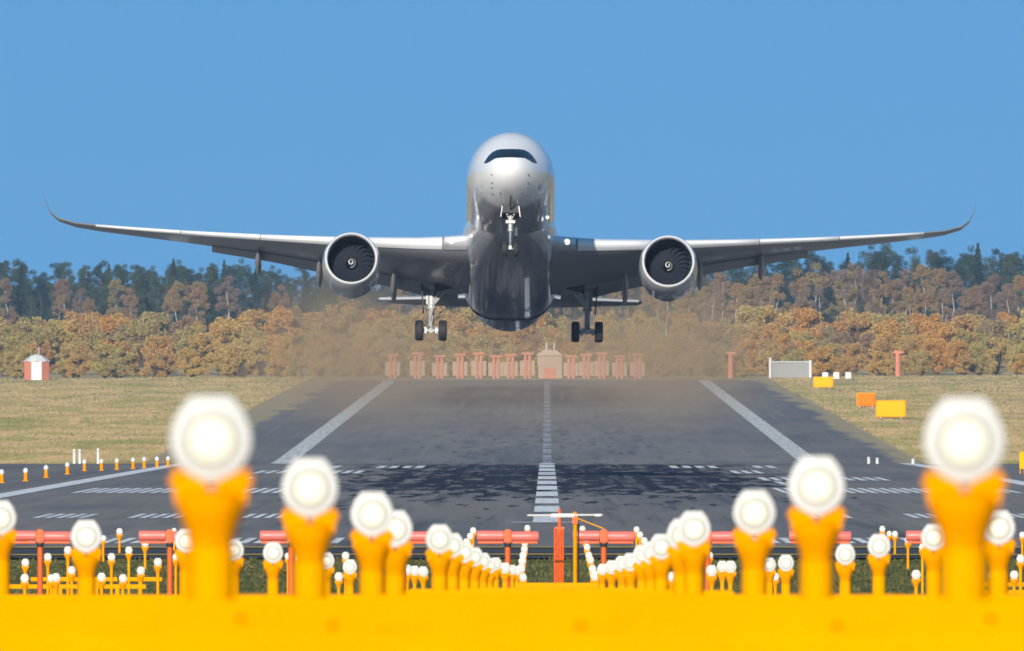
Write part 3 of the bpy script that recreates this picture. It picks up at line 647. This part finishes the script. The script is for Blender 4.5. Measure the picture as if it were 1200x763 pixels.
def catmull(ys):
    out = []
    for y in ys:
        out.append([np.interp(y, FA[:, 0], FA[:, k]) for k in (1, 2, 3)])
    return np.array(out)
def fus(y):
    # smooth interpolation (monotone cubic through the table)
    i = int(np.clip(np.searchsorted(FA[:, 0], y) - 1, 0, len(FA) - 2)); x0, x1 = FA[i, 0], FA[i + 1, 0]; h = x1 - x0; u = (y - x0) / h; r = []
    for k in (1, 2, 3):
        d = (FA[1:, k] - FA[:-1, k]) / (FA[1:, 0] - FA[:-1, 0])
        def sl_(j):
            if j == 0: return d[0]
            if j == len(FA) - 1: return d[-1]
            return 0 if d[j - 1] * d[j] <= 0 else 2 * d[j - 1] * d[j] / (d[j - 1] + d[j])
        m0, m1 = sl_(i), sl_(i + 1)
        r.append((2 * u ** 3 - 3 * u ** 2 + 1) * FA[i, k] + (u ** 3 - 2 * u ** 2 + u) * h * m0 + (-2 * u ** 3 + 3 * u ** 2) * FA[i + 1, k] + (u ** 3 - u ** 2) * h * m1)
    return r
def ring(y, n=72, grow=0):
    zt, zb, hw = fus(y); zc, hh = (zt + zb) / 2, (zt - zb) / 2
    return [Vector(((hw + grow) * math.sin(2 * math.pi * i / n), y, zc + (hh + grow) * math.cos(2 * math.pi * i / n))) for i in range(n)]
def fuselage_paint():
    g = G('airliner_white'); tcn = g.n('TexCoord'); x = g.n('SeparateXYZ'); g.l(tcn.outputs['Object'], x.inputs[0])
    v = g.n('VectorMath', operation='MULTIPLY'); v.inputs[1].default_value = (1, .3, 1); g.l(tcn.outputs['Object'], v.inputs[0])
    nz = g.noise(v.outputs[0], .5, 4)
    c = g.ramp(nz, [(.3, (.83, .83, .835)), (.7, (.88, .88, .88))])
    # dark streaks along the keel
    v2 = g.n('VectorMath', operation='MULTIPLY'); v2.inputs[1].default_value = (3, .25, 1); g.l(tcn.outputs['Object'], v2.inputs[0])
    st = g.ramp(g.noise(v2.outputs[0], 1, 5), [(.42, (0, 0, 0)), (.62, (1, 1, 1))])
    keel = g.math('MULTIPLY', g.band(g.math('ABSOLUTE', x.outputs[0]), -1, 0, .35, 1.0), g.band(x.outputs[2], -9, -8, -2.6, -2.0))
    c = g.mix(g.math('MULTIPLY', g.math('MULTIPLY', keel, st), .55), c, (.07, .075, .09))
    # underside greyed: dark ground reflection painted into the white below a soft line
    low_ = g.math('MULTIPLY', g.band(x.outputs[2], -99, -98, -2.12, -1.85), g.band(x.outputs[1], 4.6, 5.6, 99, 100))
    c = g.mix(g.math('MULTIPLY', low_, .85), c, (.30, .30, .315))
    # frame joints every few metres
    fy = g.math('FRACT', g.math('MULTIPLY', x.outputs[1], .31)); ln = g.band(fy, 0, .004, .010, .014)
    c = g.mix(g.math('MULTIPLY', ln, .35), c, (.25, .26, .28))
    g.l(c, g.b.inputs['Base Color']); g.b.inputs['Roughness'].default_value = .35; g.b.inputs['Coat Weight'].default_value = .9; g.b.inputs['Coat Roughness'].default_value = .05
    return g.m
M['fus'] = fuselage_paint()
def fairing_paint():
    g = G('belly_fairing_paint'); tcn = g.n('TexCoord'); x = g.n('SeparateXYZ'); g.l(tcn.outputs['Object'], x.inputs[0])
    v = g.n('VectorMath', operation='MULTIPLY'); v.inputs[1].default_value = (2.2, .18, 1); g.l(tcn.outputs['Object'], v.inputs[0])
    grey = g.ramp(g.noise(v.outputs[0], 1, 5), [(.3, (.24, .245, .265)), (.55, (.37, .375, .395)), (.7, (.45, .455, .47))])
    c = g.mix(g.band(g.math('ABSOLUTE', x.outputs[0]), 2.45, 2.8, 98, 99), grey, (.80, .80, .80))  # grey centre carries the dark ground reflection as colour, sides stay white
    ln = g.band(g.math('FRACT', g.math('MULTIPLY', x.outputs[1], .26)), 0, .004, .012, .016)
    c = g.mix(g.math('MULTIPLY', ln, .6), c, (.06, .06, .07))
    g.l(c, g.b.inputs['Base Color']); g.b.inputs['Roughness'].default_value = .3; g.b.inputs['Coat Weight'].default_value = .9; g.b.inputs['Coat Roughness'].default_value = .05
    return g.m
M['belly'] = mat('belly_grey', (.36, .36, .37), .3, var=.12, scale=.4, coat=.8)
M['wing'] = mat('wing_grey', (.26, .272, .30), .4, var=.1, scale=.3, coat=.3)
M['slat'] = mat('slat_white', (.80, .81, .83), .3, metal=.0, var=.06, scale=.6)
M['lip'] = mat('polished_lip', (.92, .92, .92), .2, metal=.15, var=.03)
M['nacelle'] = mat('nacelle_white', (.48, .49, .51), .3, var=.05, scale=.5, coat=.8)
M['duct'] = mat('intake_duct', (.008, .010, .024), .7, var=.1); M['blade'] = mat('fan_titanium', (.04, .048, .07), .3, metal=.4, var=.15)
M['spinner'] = mat('spinner_black', (.012, .012, .015), .35, var=.1); M['swirl'] = mat('swirl_white', (.85, .85, .85), .5, var=.02)
M['glass'] = mat('cockpit_glass', (.006, .008, .014), .07, var=.2, coat=1); M['tyre'] = mat('tyre_rubber', (.018, .018, .022), .75, var=.3)
M['gear'] = mat('gear_white', (.36, .37, .37), .35, var=.12, scale=4); M['gear_dark'] = mat('gear_bay_dark', (.03, .032, .038), .7, var=.3)
M['steel'] = mat('bright_steel', (.75, .76, .77), .2, metal=1, var=.05)
M['beam_light'] = mat('landing_lamp', (.9, .9, .85), .2, emit=(1, .97, .88), estr=1.6)
M['exhaust'] = mat('exhaust_metal', (.20, .18, .17), .4, metal=.8, var=.15)

ys = sorted(set([.0, .03, .06, .12, .2, .32, .5, .75] + [1 + .25 * k for k in range(29)] + [8.5, 9, 10, 12, 14] + list(np.linspace(16, 43, 14)) + list(np.linspace(44, 66.7, 28))))
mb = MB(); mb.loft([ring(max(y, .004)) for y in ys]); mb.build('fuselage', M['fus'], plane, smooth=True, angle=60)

# hit: the first fuselage point seen from the front at offsets (a, b) metres from the axis point
Ri = Rm.transposed()
def inside(p):
    if p.y <= 0 or p.y >= 66: return False
    zt, zb, hw = fus(p.y); hh = (zt - zb) / 2
    if hw < 1e-4: return False
    return (p.x / hw) ** 2 + ((p.z - (zt + zb) / 2) / max(hh, 1e-4)) ** 2 < 1
ax = Rm @ Vector((0, 10, 0))
def hit(a, b, off=.012):
    f = lambda s: Ri @ Vector((ax.x + a, s, ax.z + b))
    s = -3.0
    while s < 14 and not inside(f(s)): s += .15
    lo, hi = s - .15, s
    for _ in range(30):
        m = (lo + hi) / 2
        if inside(f(m)): hi = m
        else: lo = m
    return f(lo - off)
PM = .0573   # metres per photograph pixel at the nose
# windscreen mask: outline in pixels from (598.5, 214)
def curve(x, pts): return float(np.interp(abs(x), [p[0] for p in pts], [p[1] for p in pts]))
top = [(0, 37.6), (10, 37.4), (16, 36.6), (21, 34.2), (25, 30.6), (28.5, 26.0), (31, 21.6)]
low = [(0, 27.3), (12, 27.0), (17, 26.6), (21, 24.6), (25, 22.0), (28.5, 20.8), (31, 20.6)]
def mask_patch(x0, x1, ft, fl, nx, nz, off):
    mb = MB(); g = []
    for i in range(nx + 1):
        x = x0 + (x1 - x0) * i / nx; a, b = curve(x, ft), curve(x, fl)
        g.append([hit(x * PM, (b + (a - b) * j / nz) * PM, off) for j in range(nz + 1)])
    n = nz + 1; mb.add([p for r in g for p in r], [(i * n + j, (i + 1) * n + j, (i + 1) * n + j + 1, i * n + j + 1) for i in range(nx) for j in range(nz)])
    return mb
ws = mask_patch(-31, 31, top, low, 60, 8, .012).build('windscreen_mask', mat('mask_black', (.008, .009, .012), .3, var=.2, coat=1), plane, smooth=True)
inner_t = [(p[0], p[1] - .9) for p in top]; inner_l = [(p[0], p[1] + .9) for p in low]
for x0, x1 in ((-29, -18.5), (-17.7, -9.4), (-8.7, -.35), (.35, 8.7), (9.4, 17.7), (18.5, 29)):
    mask_patch(x0, x1, inner_t, inner_l, 10, 4, .022).build('cockpit_window', M['glass'], ws, smooth=True)
# pitot and vane dots beside the nose, lower forward lights
mb = MB()
for px, py in ((-22, 7), (-21.5, -2.5), (-21.7, -8), (-21, -15), (21, 7), (20.7, -2), (20.3, -8), (20.3, -16), (19, -22), (-12, -14), (13, -14)):
    p = hit(px * PM, py * PM, 0); mb.lathe([(.05, -.10), (.045, .04)], 8, axis='Y', org=p, caps=True)
mb.build('air_probes', M['gear_dark'], plane)
for s in (1,):
    p = hit(s * 43 * PM, -40 * PM, .03); MB().lathe([(.0, -.03), (.09, -.02), (.12, .06)], 12, axis='Y', org=p).build('side_lamp', M['beam_light'] if s > 0 else M['steel'], plane, smooth=True)

# belly fairing with the wing-body join
mb = MB(); rings = []
for y, hw, zb in ((11.5, 1.0, -2.9), (14, 1.9, -3.08), (17, 2.6, -3.3), (19, 2.95, -3.5), (21.5, 3.2, -3.75), (25, 3.3, -3.9), (30, 3.32, -3.95), (35, 3.3, -3.9), (38, 3.2, -3.75), (41, 2.95, -3.4), (43, 2.6, -3.05)):
    n = 40; r = []
    for i in range(n):
        a = math.pi * (i / (n - 1)) ; c_, s_ = math.cos(a), math.sin(a)
        r.append(Vector((hw * (abs(c_) ** .62) * (1 if c_ > 0 else -1), y, -1.0 + (zb + 1.0) * s_ ** .72)))
    rings.append(r)
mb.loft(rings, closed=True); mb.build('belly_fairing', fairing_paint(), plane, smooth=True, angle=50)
# dark seam where the fairing ends, seen under the belly
mb = MB(); r0 = []
for a_ in np.linspace(.12, math.pi - .12, 40):
    c_, s_ = math.cos(a_), math.sin(a_); r0.append((3.0 * abs(c_) ** .62 * (1 if c_ > 0 else -1), 40.6, -1.0 - 2.5 * s_ ** .72))
for p, q in zip(r0, r0[1:]): mb.tube(p, q, .05, n=6, caps=False)
mb.build('fairing_seam', M['gear_dark'], plane)

# wings
ST = [(2.2, 19.4, 14.4, -2.12, 4.2, .135), (3.2, 20.2, 13.4, -2.05, 4.2, .135), (6.0, 22.2, 11.2, -1.72, 3.6, .125), (10.8, 25.5, 8.4, -.98, 2.6, .115), (16.0, 29.1, 5.9, -.10, 1.2, .105), (21.0, 32.6, 4.4, .82, .0, .10), (25.3, 35.6, 3.35, 1.66, -1.4, .095), (28.2, 37.6, 2.6, 2.26, -2.0, .09), (29.8, 38.9, 2.0, 2.68, -2, .09), (31.0, 40.0, 1.45, 3.20, -2, .085), (31.6, 41.0, 1.05, 3.86, -2, .08), (31.93, 42.0, .7, 4.7, -2, .07), (32.05, 43.0, .3, 5.5, -2, .06)]
SA = np.array(ST)
def wst(x): return [float(np.interp(x, SA[:, 0], SA[:, k])) for k in range(1, 6)]
def foil(n=14):
    xs = [(1 - math.cos(math.pi * i / n)) / 2 for i in range(n + 1)]
    th = lambda x: 5 * (.2969 * math.sqrt(x) - .126 * x - .3516 * x ** 2 + .2843 * x ** 3 - .1020 * x ** 4)
    cam_ = lambda x: .012 * math.sin(math.pi * x)
    return [(x, th(x), cam_(x)) for x in xs]
FO = foil()
def wing_pt(x, cx, zoff, s):   # chord fraction, height as a fraction of chord
    yl, c_, z0, inc, tc_ = wst(x); dy, dz = cx * c_, zoff * c_; a = R(-inc)
    return Vector((s * x, yl + dy * math.cos(a) - dz * math.sin(a), z0 + dy * math.sin(a) + dz * math.cos(a)))
def wring(x, s, up=0.0):
    tc_ = wst(x)[4]
    # lean section normals up the curved tip
    j = min(len(ST) - 1, max(1, int(np.searchsorted(SA[:, 0], x)))); dx, dzz = SA[j, 0] - SA[j - 1, 0], SA[j, 3] - SA[j - 1, 3]; L_ = math.hypot(dx, dzz); nx, nz_ = -dzz / L_, dx / L_
    pts = []
    for (cx, t_, m_) in FO + [None] and ([(cx, t_ * tc_ + m_) for cx, t_, m_ in FO] and [(cx, t_ * tc_, m_) for cx, t_, m_ in FO]):
        pass
    upper = [(cx, m_ + t_ * tc_) for cx, t_, m_ in FO]; lower = [(cx, m_ - t_ * tc_) for cx, t_, m_ in FO][1:-1][::-1]
    for cx, zz in upper + lower:
        p = wing_pt(x, cx, 0, s); c_ = wst(x)[1]
        pts.append(p + Vector((s * nx * zz * c_, 0, nz_ * zz * c_)))
    return pts
def wing_side(s):
    xs = sorted(set([2.2, 2.7, 3.2, 4.5] + list(np.linspace(6, 28, 20)) + list(SA[7:, 0]) + [29, 29.4, 30.2, 30.6, 31.3, 31.8]))
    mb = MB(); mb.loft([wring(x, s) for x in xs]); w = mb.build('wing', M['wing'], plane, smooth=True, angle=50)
    def slat(x0, x1, m, nm='slat', grow=.022):
        mb = MB(); rings = []
        for x in np.linspace(x0, x1, max(3, int((x1 - x0) / 1.2))):
            yl, c_, z0, inc, tc_ = wst(x); r = []
            k = min(.14, 1.05 / c_); prof = [(k, 1)] + [(k * q, 1) for q in (.75, .5, .28, .12, .04)] + [(0, 0)] + [(k * q, -1) for q in (.04, .12, .25, .4)]
            th = lambda q: 5 * tc_ * (.2969 * math.sqrt(q) - .126 * q - .3516 * q * q)
            for q, sg in prof:
                p = wing_pt(x, q - (.06 + grow) / c_ * (1 if q < .01 else .5) , 0, s); zz = (th(q) * sg + .012 * math.sin(math.pi * q)) * c_ + grow * sg - .03
                r.append(p + Vector((0, 0, zz)))
            rings.append(r)
        mb.loft(rings, closed=True); mb.build(nm, m, w, smooth=True, angle=60)
    slat(2.9, 4.45, M['fus'], 'wing_root_cuff', .05)
    slat(4.6, 9.9, M['slat']); slat(11.6, 17.0, M['slat']); slat(17.05, 22.5, M['slat']); slat(22.55, 28.4, M['slat'])
    def flap(x0, x1, defl, frac=.24):
        mb = MB(); rings = []
        for x in np.linspace(x0, x1, 6):
            yl, c_, z0, inc, tc_ = wst(x); fc = min(frac * c_, 2.0); p0 = wing_pt(x, .90, -.012, s) + Vector((0, 0, -.02)); a = R(-inc - defl); r = []
            for u, z in ((0, .0), (.08, .055), (.3, .075), (.65, .04), (1, .0), (.65, -.02), (.3, -.045), (.08, -.045)):
                dy, dz = u * fc, z * fc; r.append(p0 + Vector((0, dy * math.cos(a) - dz * math.sin(a), dy * math.sin(a) + dz * math.cos(a))))
            rings.append(r)
        mb.loft(rings); mb.build('flap', M['wing'], w, smooth=True, angle=50)
    flap(3.5, 9.4, 14, .17); flap(9.8, 20.4, 13, .22)
    for x, ln in ((7.9, 5.2), (13.0, 4.6), (17.2, 4.2)):
        a_ = wing_pt(x, .62, -.05, s); b_ = wing_pt(x, 1.0, -.02, s); d_ = (b_ - a_).normalized(); mb = MB(); rings = []
        drop = Matrix.Rotation(R(-9), 3, 'X') @ d_
        for u, rr, zz in ((0, .03, 0), (.1, .20, -.12), (.3, .34, -.32), (.55, .38, -.5), (.78, .30, -.62), (.93, .14, -.70), (1, .02, -.72)):
            p = a_ + drop * (u * ln) + Vector((0, 0, zz * .7)); rings.append([p + Vector((rr * .62 * math.cos(t), 0, rr * 1.15 * math.sin(t))) for t in np.linspace(0, 2 * math.pi, 13)[:-1]])
        mb.loft(rings); mb.build('flap_track_fairing', M['wing'], w, smooth=True)
    # landing lamp in the wing root
    p = wing_pt(3.85 if s > 0 else 3.95, 0, 0, s)
    MB().lathe([(.0, -.22), (.14, -.20), (.19, -.12), (.20, .1)], 14, axis='Y', org=p + Vector((0, 0, .03))).build('landing_light', M['beam_light'], w, smooth=True)
    return w
for s in (-1, 1): wing_side(s)

# engines
def engine(s):
    cx, cy, cz = s * 10.72, 17.9, -3.72
    o = Vector((cx, cy, cz))
    mb = MB(); mb.lathe([(1.80, .30), (1.90, .7), (1.98, 1.4), (2.0, 2.4), (1.96, 3.6), (1.84, 4.8), (1.66, 5.8), (1.52, 6.3), (1.44, 6.3), (1.42, 5.6)], 48, axis='Y', org=o)
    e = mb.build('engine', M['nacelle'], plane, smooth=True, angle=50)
    MB().lathe([(1.60, .45), (1.61, .2), (1.645, .06), (1.69, .0), (1.735, .03), (1.78, .14), (1.805, .305)], 48, axis='Y', org=o).build('intake_lip', M['lip'], e, smooth=True)
    MB().lathe([(1.60, .45), (1.57, .9), (1.585, 1.9), (1.60, 2.7)], 48, axis='Y', org=o).build('intake_duct', M['duct'], e, smooth=True)
    MB().lathe([(1.60, 2.65), (.0, 2.7)], 32, axis='Y', org=o).build('fan_case', M['gear_dark'], e)
    mb = MB(); nb = 22
    for k in range(nb):
        a0 = 2 * math.pi * k / nb; g = []
        for q in np.linspace(0, 1, 7):
            r = .42 + 1.15 * q; tw = R(35 + 30 * q); sw = .25 * math.sin(q * 2.6) - .28 * q ** 2; ch = .34 + .16 * math.sin(q * math.pi)
            for u in (-1, 1):
                da = u * ch * math.cos(R(62) - tw * .45) / max(r, .5) * .46; a = a0 + sw + da
                g.append((o.x + r * math.cos(a), o.y + 2.15 + u * ch * .35 * math.sin(tw) + .12 * q, o.z + r * math.sin(a)))
        mb.add(g, [(2 * i, 2 * i + 1, 2 * i + 3, 2 * i + 2) for i in range(6)])
    mb.build('fan_blades', M['blade'], e, recalc=False, smooth=True)
    sp = MB().lathe([(.0, 1.35), (.10, 1.40), (.22, 1.55), (.34, 1.85), (.44, 2.3)], 24, axis='Y', org=o).build('spinner', M['spinner'], e, smooth=True)
    mb = MB(); g = []
    for q in np.linspace(0, 1, 40):
        a = R(60) - q * R(520) * (1); r = .06 + .24 * q
        for dr in (-.028, .028):
            rr = max(.01, r + dr); yy = float(np.interp(rr, [0, .10, .22, .34, .44], [1.35, 1.40, 1.55, 1.85, 2.3])) - .02
            g.append((o.x + rr * math.cos(a), o.y + yy, o.z + rr * math.sin(a)))
    mb.add(g, [(2 * i, 2 * i + 1, 2 * i + 3, 2 * i + 2) for i in range(39)]); mb.build('spinner_swirl', M['swirl'], e, recalc=False)
    MB().lathe([(1.0, 5.5), (.95, 6.6), (.74, 7.6), (.70, 7.6), (.52, 7.5), (.3, 8.3), (.02, 8.9)], 32, axis='Y', org=o).build('core_nozzle', M['exhaust'], e, smooth=True)
    # pylon
    mb = MB(); rings = []
    for y, zt, zb, hw in ((21.4, -1.78, -2.1, .12), (23.5, -1.15, -2.2, .3), (25.5, -.75, -2.3, .32), (28, -1.35, -2.6, .3), (30.5, -1.5, -2.3, .12)):
        rings.append([Vector((cx - hw, y, zb)), Vector((cx + hw, y, zb)), Vector((cx + hw, y, zt)), Vector((cx - hw, y, zt))])
    mb.loft(rings); mb.build('pylon', M['nacelle'], e)
    # drain mast bulge under the nacelle
    mb = MB(); rings = []
    for u, rr, zz in ((1.2, .05, -1.93), (2.2, .55, -1.78), (3.6, .7, -1.72), (5.0, .5, -1.5), (6.0, .1, -1.3)):
        rings.append([o + Vector((rr * 1.1 * math.cos(t), u, zz + rr * .55 * math.sin(t))) for t in np.linspace(0, 2 * math.pi, 17)[:-1]])
    mb.loft(rings); mb.build('gearbox_fairing', M['nacelle'], e, smooth=True)
for s in (-1, 1): engine(s)

# tail
def tail_surface(nm, stations, vertical=False):
    mb = MB(); rings = []
    for a, yl, c_, b in stations:
        r = []
        for cx, t_, m_ in FO: r.append((cx * c_, t_ * .10 * c_))
        r += [(cx * c_, -t_ * .10 * c_) for cx, t_, m_ in FO][1:-1][::-1]
        rings.append([Vector((tt, yl + dy, a)) if vertical else Vector((a, yl + dy, b + tt + .025 * (dy - 2))) for dy, tt in r])
    mb.loft(rings); return mb.build(nm, M['wing'] if not vertical else M['fus'], plane, smooth=True, angle=50)
for s in (-1, 1):
    tp = tail_surface('tailplane', [(s * .9, 56.2, 5.6, 1.35), (s * 5.0, 59.3, 3.8, 1.75), (s * 8.9, 62.1, 2.2, 2.2), (s * 9.25, 62.7, 1.3, 2.25)])
    mb = MB()
    for a, b in (((1.2, 56.42, 1.24), (5.0, 59.28, 1.62)), ((5.0, 59.28, 1.62), (9.0, 62.16, 2.07))): mb.tube((s * a[0], a[1], a[2]), (s * b[0], b[1], b[2]), .11, .09, 10)
    mb.build('leading_edge', M['grey_metal'], tp, smooth=True)
tail_surface('tail_fin', [(2.2, 54.5, 8.5, 0), (6.5, 58.2, 5.8, 0), (10.6, 61.6, 3.4, 0), (11.0, 62.3, 2.4, 0)], True)

# landing gear
def wheel(parent, c, r, w):
    x, y, z = c; prof = [(r * .55, -w * .5), (r * .82, -w * .5), (r * .95, -w * .42), (r, -w * .25), (r, w * .25), (r * .95, w * .42), (r * .82, w * .5), (r * .55, w * .5)]
    o = MB().lathe(prof, 32, axis='X', org=c).build('wheel', M['tyre'], parent, smooth=True, angle=40)
    MB().lathe([(.02, -w * .36), (r * .3, -w * .40), (r * .5, -w * .30), (r * .56, -w * .46), (r * .56, w * .46), (r * .5, w * .30), (r * .3, w * .4), (.02, w * .36)], 24, axis='X', org=c).build('rim', M['gear'], o, smooth=True)
def main_gear(s):
    x, y = s * 5.33, 33.3; zt, za = -2.0, -5.78
    mb = MB(); mb.tube((x, y, zt + .4), (x, y, -4.1), .29, .27, 16).tube((x, y, -3.05), (x, y, -3.2), .31, .31, 16).tube((x, y, -4.1), (x, y, -4.22), .31, .31, 16)
    mb.box((x, y - .25, -3.6), (.16, .16, .7)); mb.box((x + s * .3, y, -3.3), (.10, .3, 1.2))
    g = mb.build('main_gear', M['gear'], plane, smooth=True, angle=40)
    MB().tube((x, y, -4.2), (x, y, -5.55), .185, n=14).build('piston', M['gear'], g, smooth=True)
    mb = MB()
    for u, v in (((x, y - .3, -4.2), (x, y - .55, -4.75)), ((x, y - .55, -4.75), (x, y - .25, -5.5))): mb.tube((u[0] - .12, u[1], u[2]), (v[0], v[1], v[2]), .05, n=8).tube((u[0] + .12, u[1], u[2]), (v[0], v[1], v[2]), .05, n=8)
    mb.build('torque_link', M['gear'], g)
    mb = MB(); mb.tube((x - s * .1, y, -3.9), (x - s * 1.15, y - .4, -2.75), .14, .12, 10).tube((x - s * .15, y - .1, -3.75), (x - s * .9, y - .9, -2.4), .09, .09, 10).tube((x - s * 1.15, y - .4, -2.75), (x - s * 1.9, y - .3, -2.2), .09, .09, 10)
    mb.tube((x - s * .2, y - .2, -2.9), (x - s * 2.0, y - 1.4, -2.35), .06, n=8); mb.build('side_brace', M['gear'], g, smooth=True)
    mb = MB(); mb.tube((x + s * .15, y, -2.6), (x + s * .15, y - 1.6, -2.1), .08, n=8); mb.build('drag_strut', M['gear'], g)
    mb = MB(); R9 = Matrix.Rotation(TH, 3, 'X')   # the bogie hangs level with the horizon
    cb = Vector((x, y, -5.70))
    for py_ in (-1.02, 1.02):
        q = cb + R9 @ Vector((0, py_, 0)); mb.tube(q + Vector((-.82, 0, 0)), q + Vector((.82, 0, 0)), .13, n=10)
    mb.tube(cb + R9 @ Vector((0, -1.2, 0)), cb + R9 @ Vector((0, 1.2, 0)), .17, n=12)
    for sx in (-.38, .38): mb.box(cb + R9 @ Vector((sx, -1.02, -.02)), (.16, .34, .42)); mb.tube(cb + R9 @ Vector((sx, -1.15, .14)), cb + R9 @ Vector((sx * .3, -.1, .3)), .045, n=8)
    mb.build('bogie', M['gear'], g, smooth=True, angle=40)
    for py_ in (-1.02, 1.02):
        for sx in (-.80, .80): wheel(g, cb + R9 @ Vector((sx, py_, 0)), .70, .56)
    MB().box((x + s * .62, y - .1, -3.25), (.09, 1.7, 2.3), Matrix.Rotation(R(4 * s), 3, 'Y')).build('leg_door', M['gear_dark'], g, bevel=.03)
    MB().box((x - s * 1.4, y - .2, -2.72), (2.4, 2.6, .5), Matrix.Rotation(R(6 * s), 3, 'Y')).build('wheel_bay', M['gear_dark'], g, bevel=.05)
for s in (-1, 1): main_gear(s)
# nose gear
x, y = 0, 5.2
mb = MB(); mb.tube((0, y, -2.5), (0, y, -4.2), .15, .15, 14).tube((0, y, -3.55), (0, y, -3.75), .24, .24, 14).tube((0, y, -4.2), (0, y, -4.3), .18, .18, 14)
mb.box((0, y - .15, -3.68), (.62, .2, .2)); mb.tube((0, y, -3.6), (-.42, y - .1, -2.85), .05, n=8).tube((0, y, -3.6), (.42, y - .1, -2.85), .05, n=8)
ng = mb.build('nose_gear', M['gear'], plane, smooth=True, angle=40)
MB().tube((0, y, -4.3), (0, y, -5.45), .09, n=12).build('piston', M['steel'], ng, smooth=True)
MB().tube((0, y - .15, -4.35), (0, y - .42, -4.8), .05, n=8).tube((0, y - .42, -4.8), (0, y - .12, -5.3), .05, n=8).build('torque_link', M['gear'], ng)
MB().tube((-.45, y, -5.48), (.45, y, -5.48), .07, n=10).box((0, y - .05, -5.42), (.2, .22, .26)).build('axle', M['gear'], ng)
for sx in (-.36, .36): wheel(ng, Vector((sx, y, -5.48)), .52, .36)
for sx in (-.235, .235):
    MB().lathe([(.0, -.08), (.08, -.065), (.115, -.03), (.125, .10), (.05, .16)], 14, axis='Y', org=(sx, y - .25, -3.06)).build('taxi_light', M['beam_light'], ng, smooth=True)
for s in (-1, 1):
    MB().box((s * .60, y + .2, -3.10), (.05, 2.2, .75), Matrix.Rotation(R(-8 * s), 3, 'Y')).build('gear_door', M['fus'], ng, bevel=.015)
MB().box((0, y + .3, -2.92), (1.1, 2.2, .5)).build('wheel_bay', M['gear_dark'], ng)
MB().tube((0, y - 2.6, -2.4), (0, y - 1.0, -2.95), .05, n=8).build('bay_seam', M['gear_dark'], ng)

# ------------------------------------------------------------------ haze
mb = MB(); mb.box((0, 3090, 38), (3100, 6900, 98)); 
m = bpy.data.materials.new('haze_air'); m.use_nodes = True; t = m.node_tree
for n_ in list(t.nodes):
    if n_.type == 'BSDF_PRINCIPLED': t.nodes.remove(n_)
pv = t.nodes.new('ShaderNodeVolumePrincipled'); pv.inputs['Color'].default_value = (.55, .74, 1.0, 1); pv.inputs['Density'].default_value = 3.2e-5; pv.inputs['Anisotropy'].default_value = 0.0
t.links.new(pv.outputs[0], t.nodes['Material Output'].inputs['Volume'])
tag(mb.build('haze', m), 'thin blue haze over the airfield', 'haze', kind='stuff')

# brownish hot exhaust hanging behind and below the engines
def exhaust(px, d, rx, ry, rz, zc, dens):
    mb = MB(); n, k = 24, 14
    mb.lathe([(math.sin(math.pi * i / k) if 0 < i < k else .001, -math.cos(math.pi * i / k)) for i in range(k + 1)], n)
    mb.v = [(x * rx, y * ry, z * rz) for x, y, z in mb.v]
    m = bpy.data.materials.new('exhaust_air'); m.use_nodes = True; t = m.node_tree
    for q in list(t.nodes):
        if q.type == 'BSDF_PRINCIPLED': t.nodes.remove(q)
    pv = t.nodes.new('ShaderNodeVolumePrincipled'); pv.inputs['Color'].default_value = (.74, .53, .33, 1)
    tcn = t.nodes.new('ShaderNodeTexCoord'); mp = t.nodes.new('ShaderNodeVectorMath'); mp.operation = 'DIVIDE'; mp.inputs[1].default_value = (rx, ry, rz)
    ln = t.nodes.new('ShaderNodeVectorMath'); ln.operation = 'LENGTH'
    t.links.new(tcn.outputs['Object'], mp.inputs[0]); t.links.new(mp.outputs[0], ln.inputs[0])
    mr = t.nodes.new('ShaderNodeMapRange'); mr.interpolation_type = 'SMOOTHSTEP'; mr.inputs[1].default_value = 0; mr.inputs[2].default_value = 1; mr.inputs[3].default_value = dens; mr.inputs[4].default_value = 0
    t.links.new(ln.outputs['Value'], mr.inputs[0]); t.links.new(mr.outputs[0], pv.inputs['Density'])
    t.links.new(pv.outputs[0], t.nodes['Material Output'].inputs['Volume'])
    o = mb.build('exhaust_haze', m); o.location = (P(px, 0, d).x, d, zc); tag(o, 'brownish hot exhaust haze behind the aircraft engines', 'haze', kind='stuff')
exhaust(412, 1720, 11.5, 130, 8.2, 12.6, .0092)
exhaust(786, 1720, 11.5, 130, 8.2, 12.6, .0092)
exhaust(600, 2050, 30, 260, 8.0, 12.0, .0026)
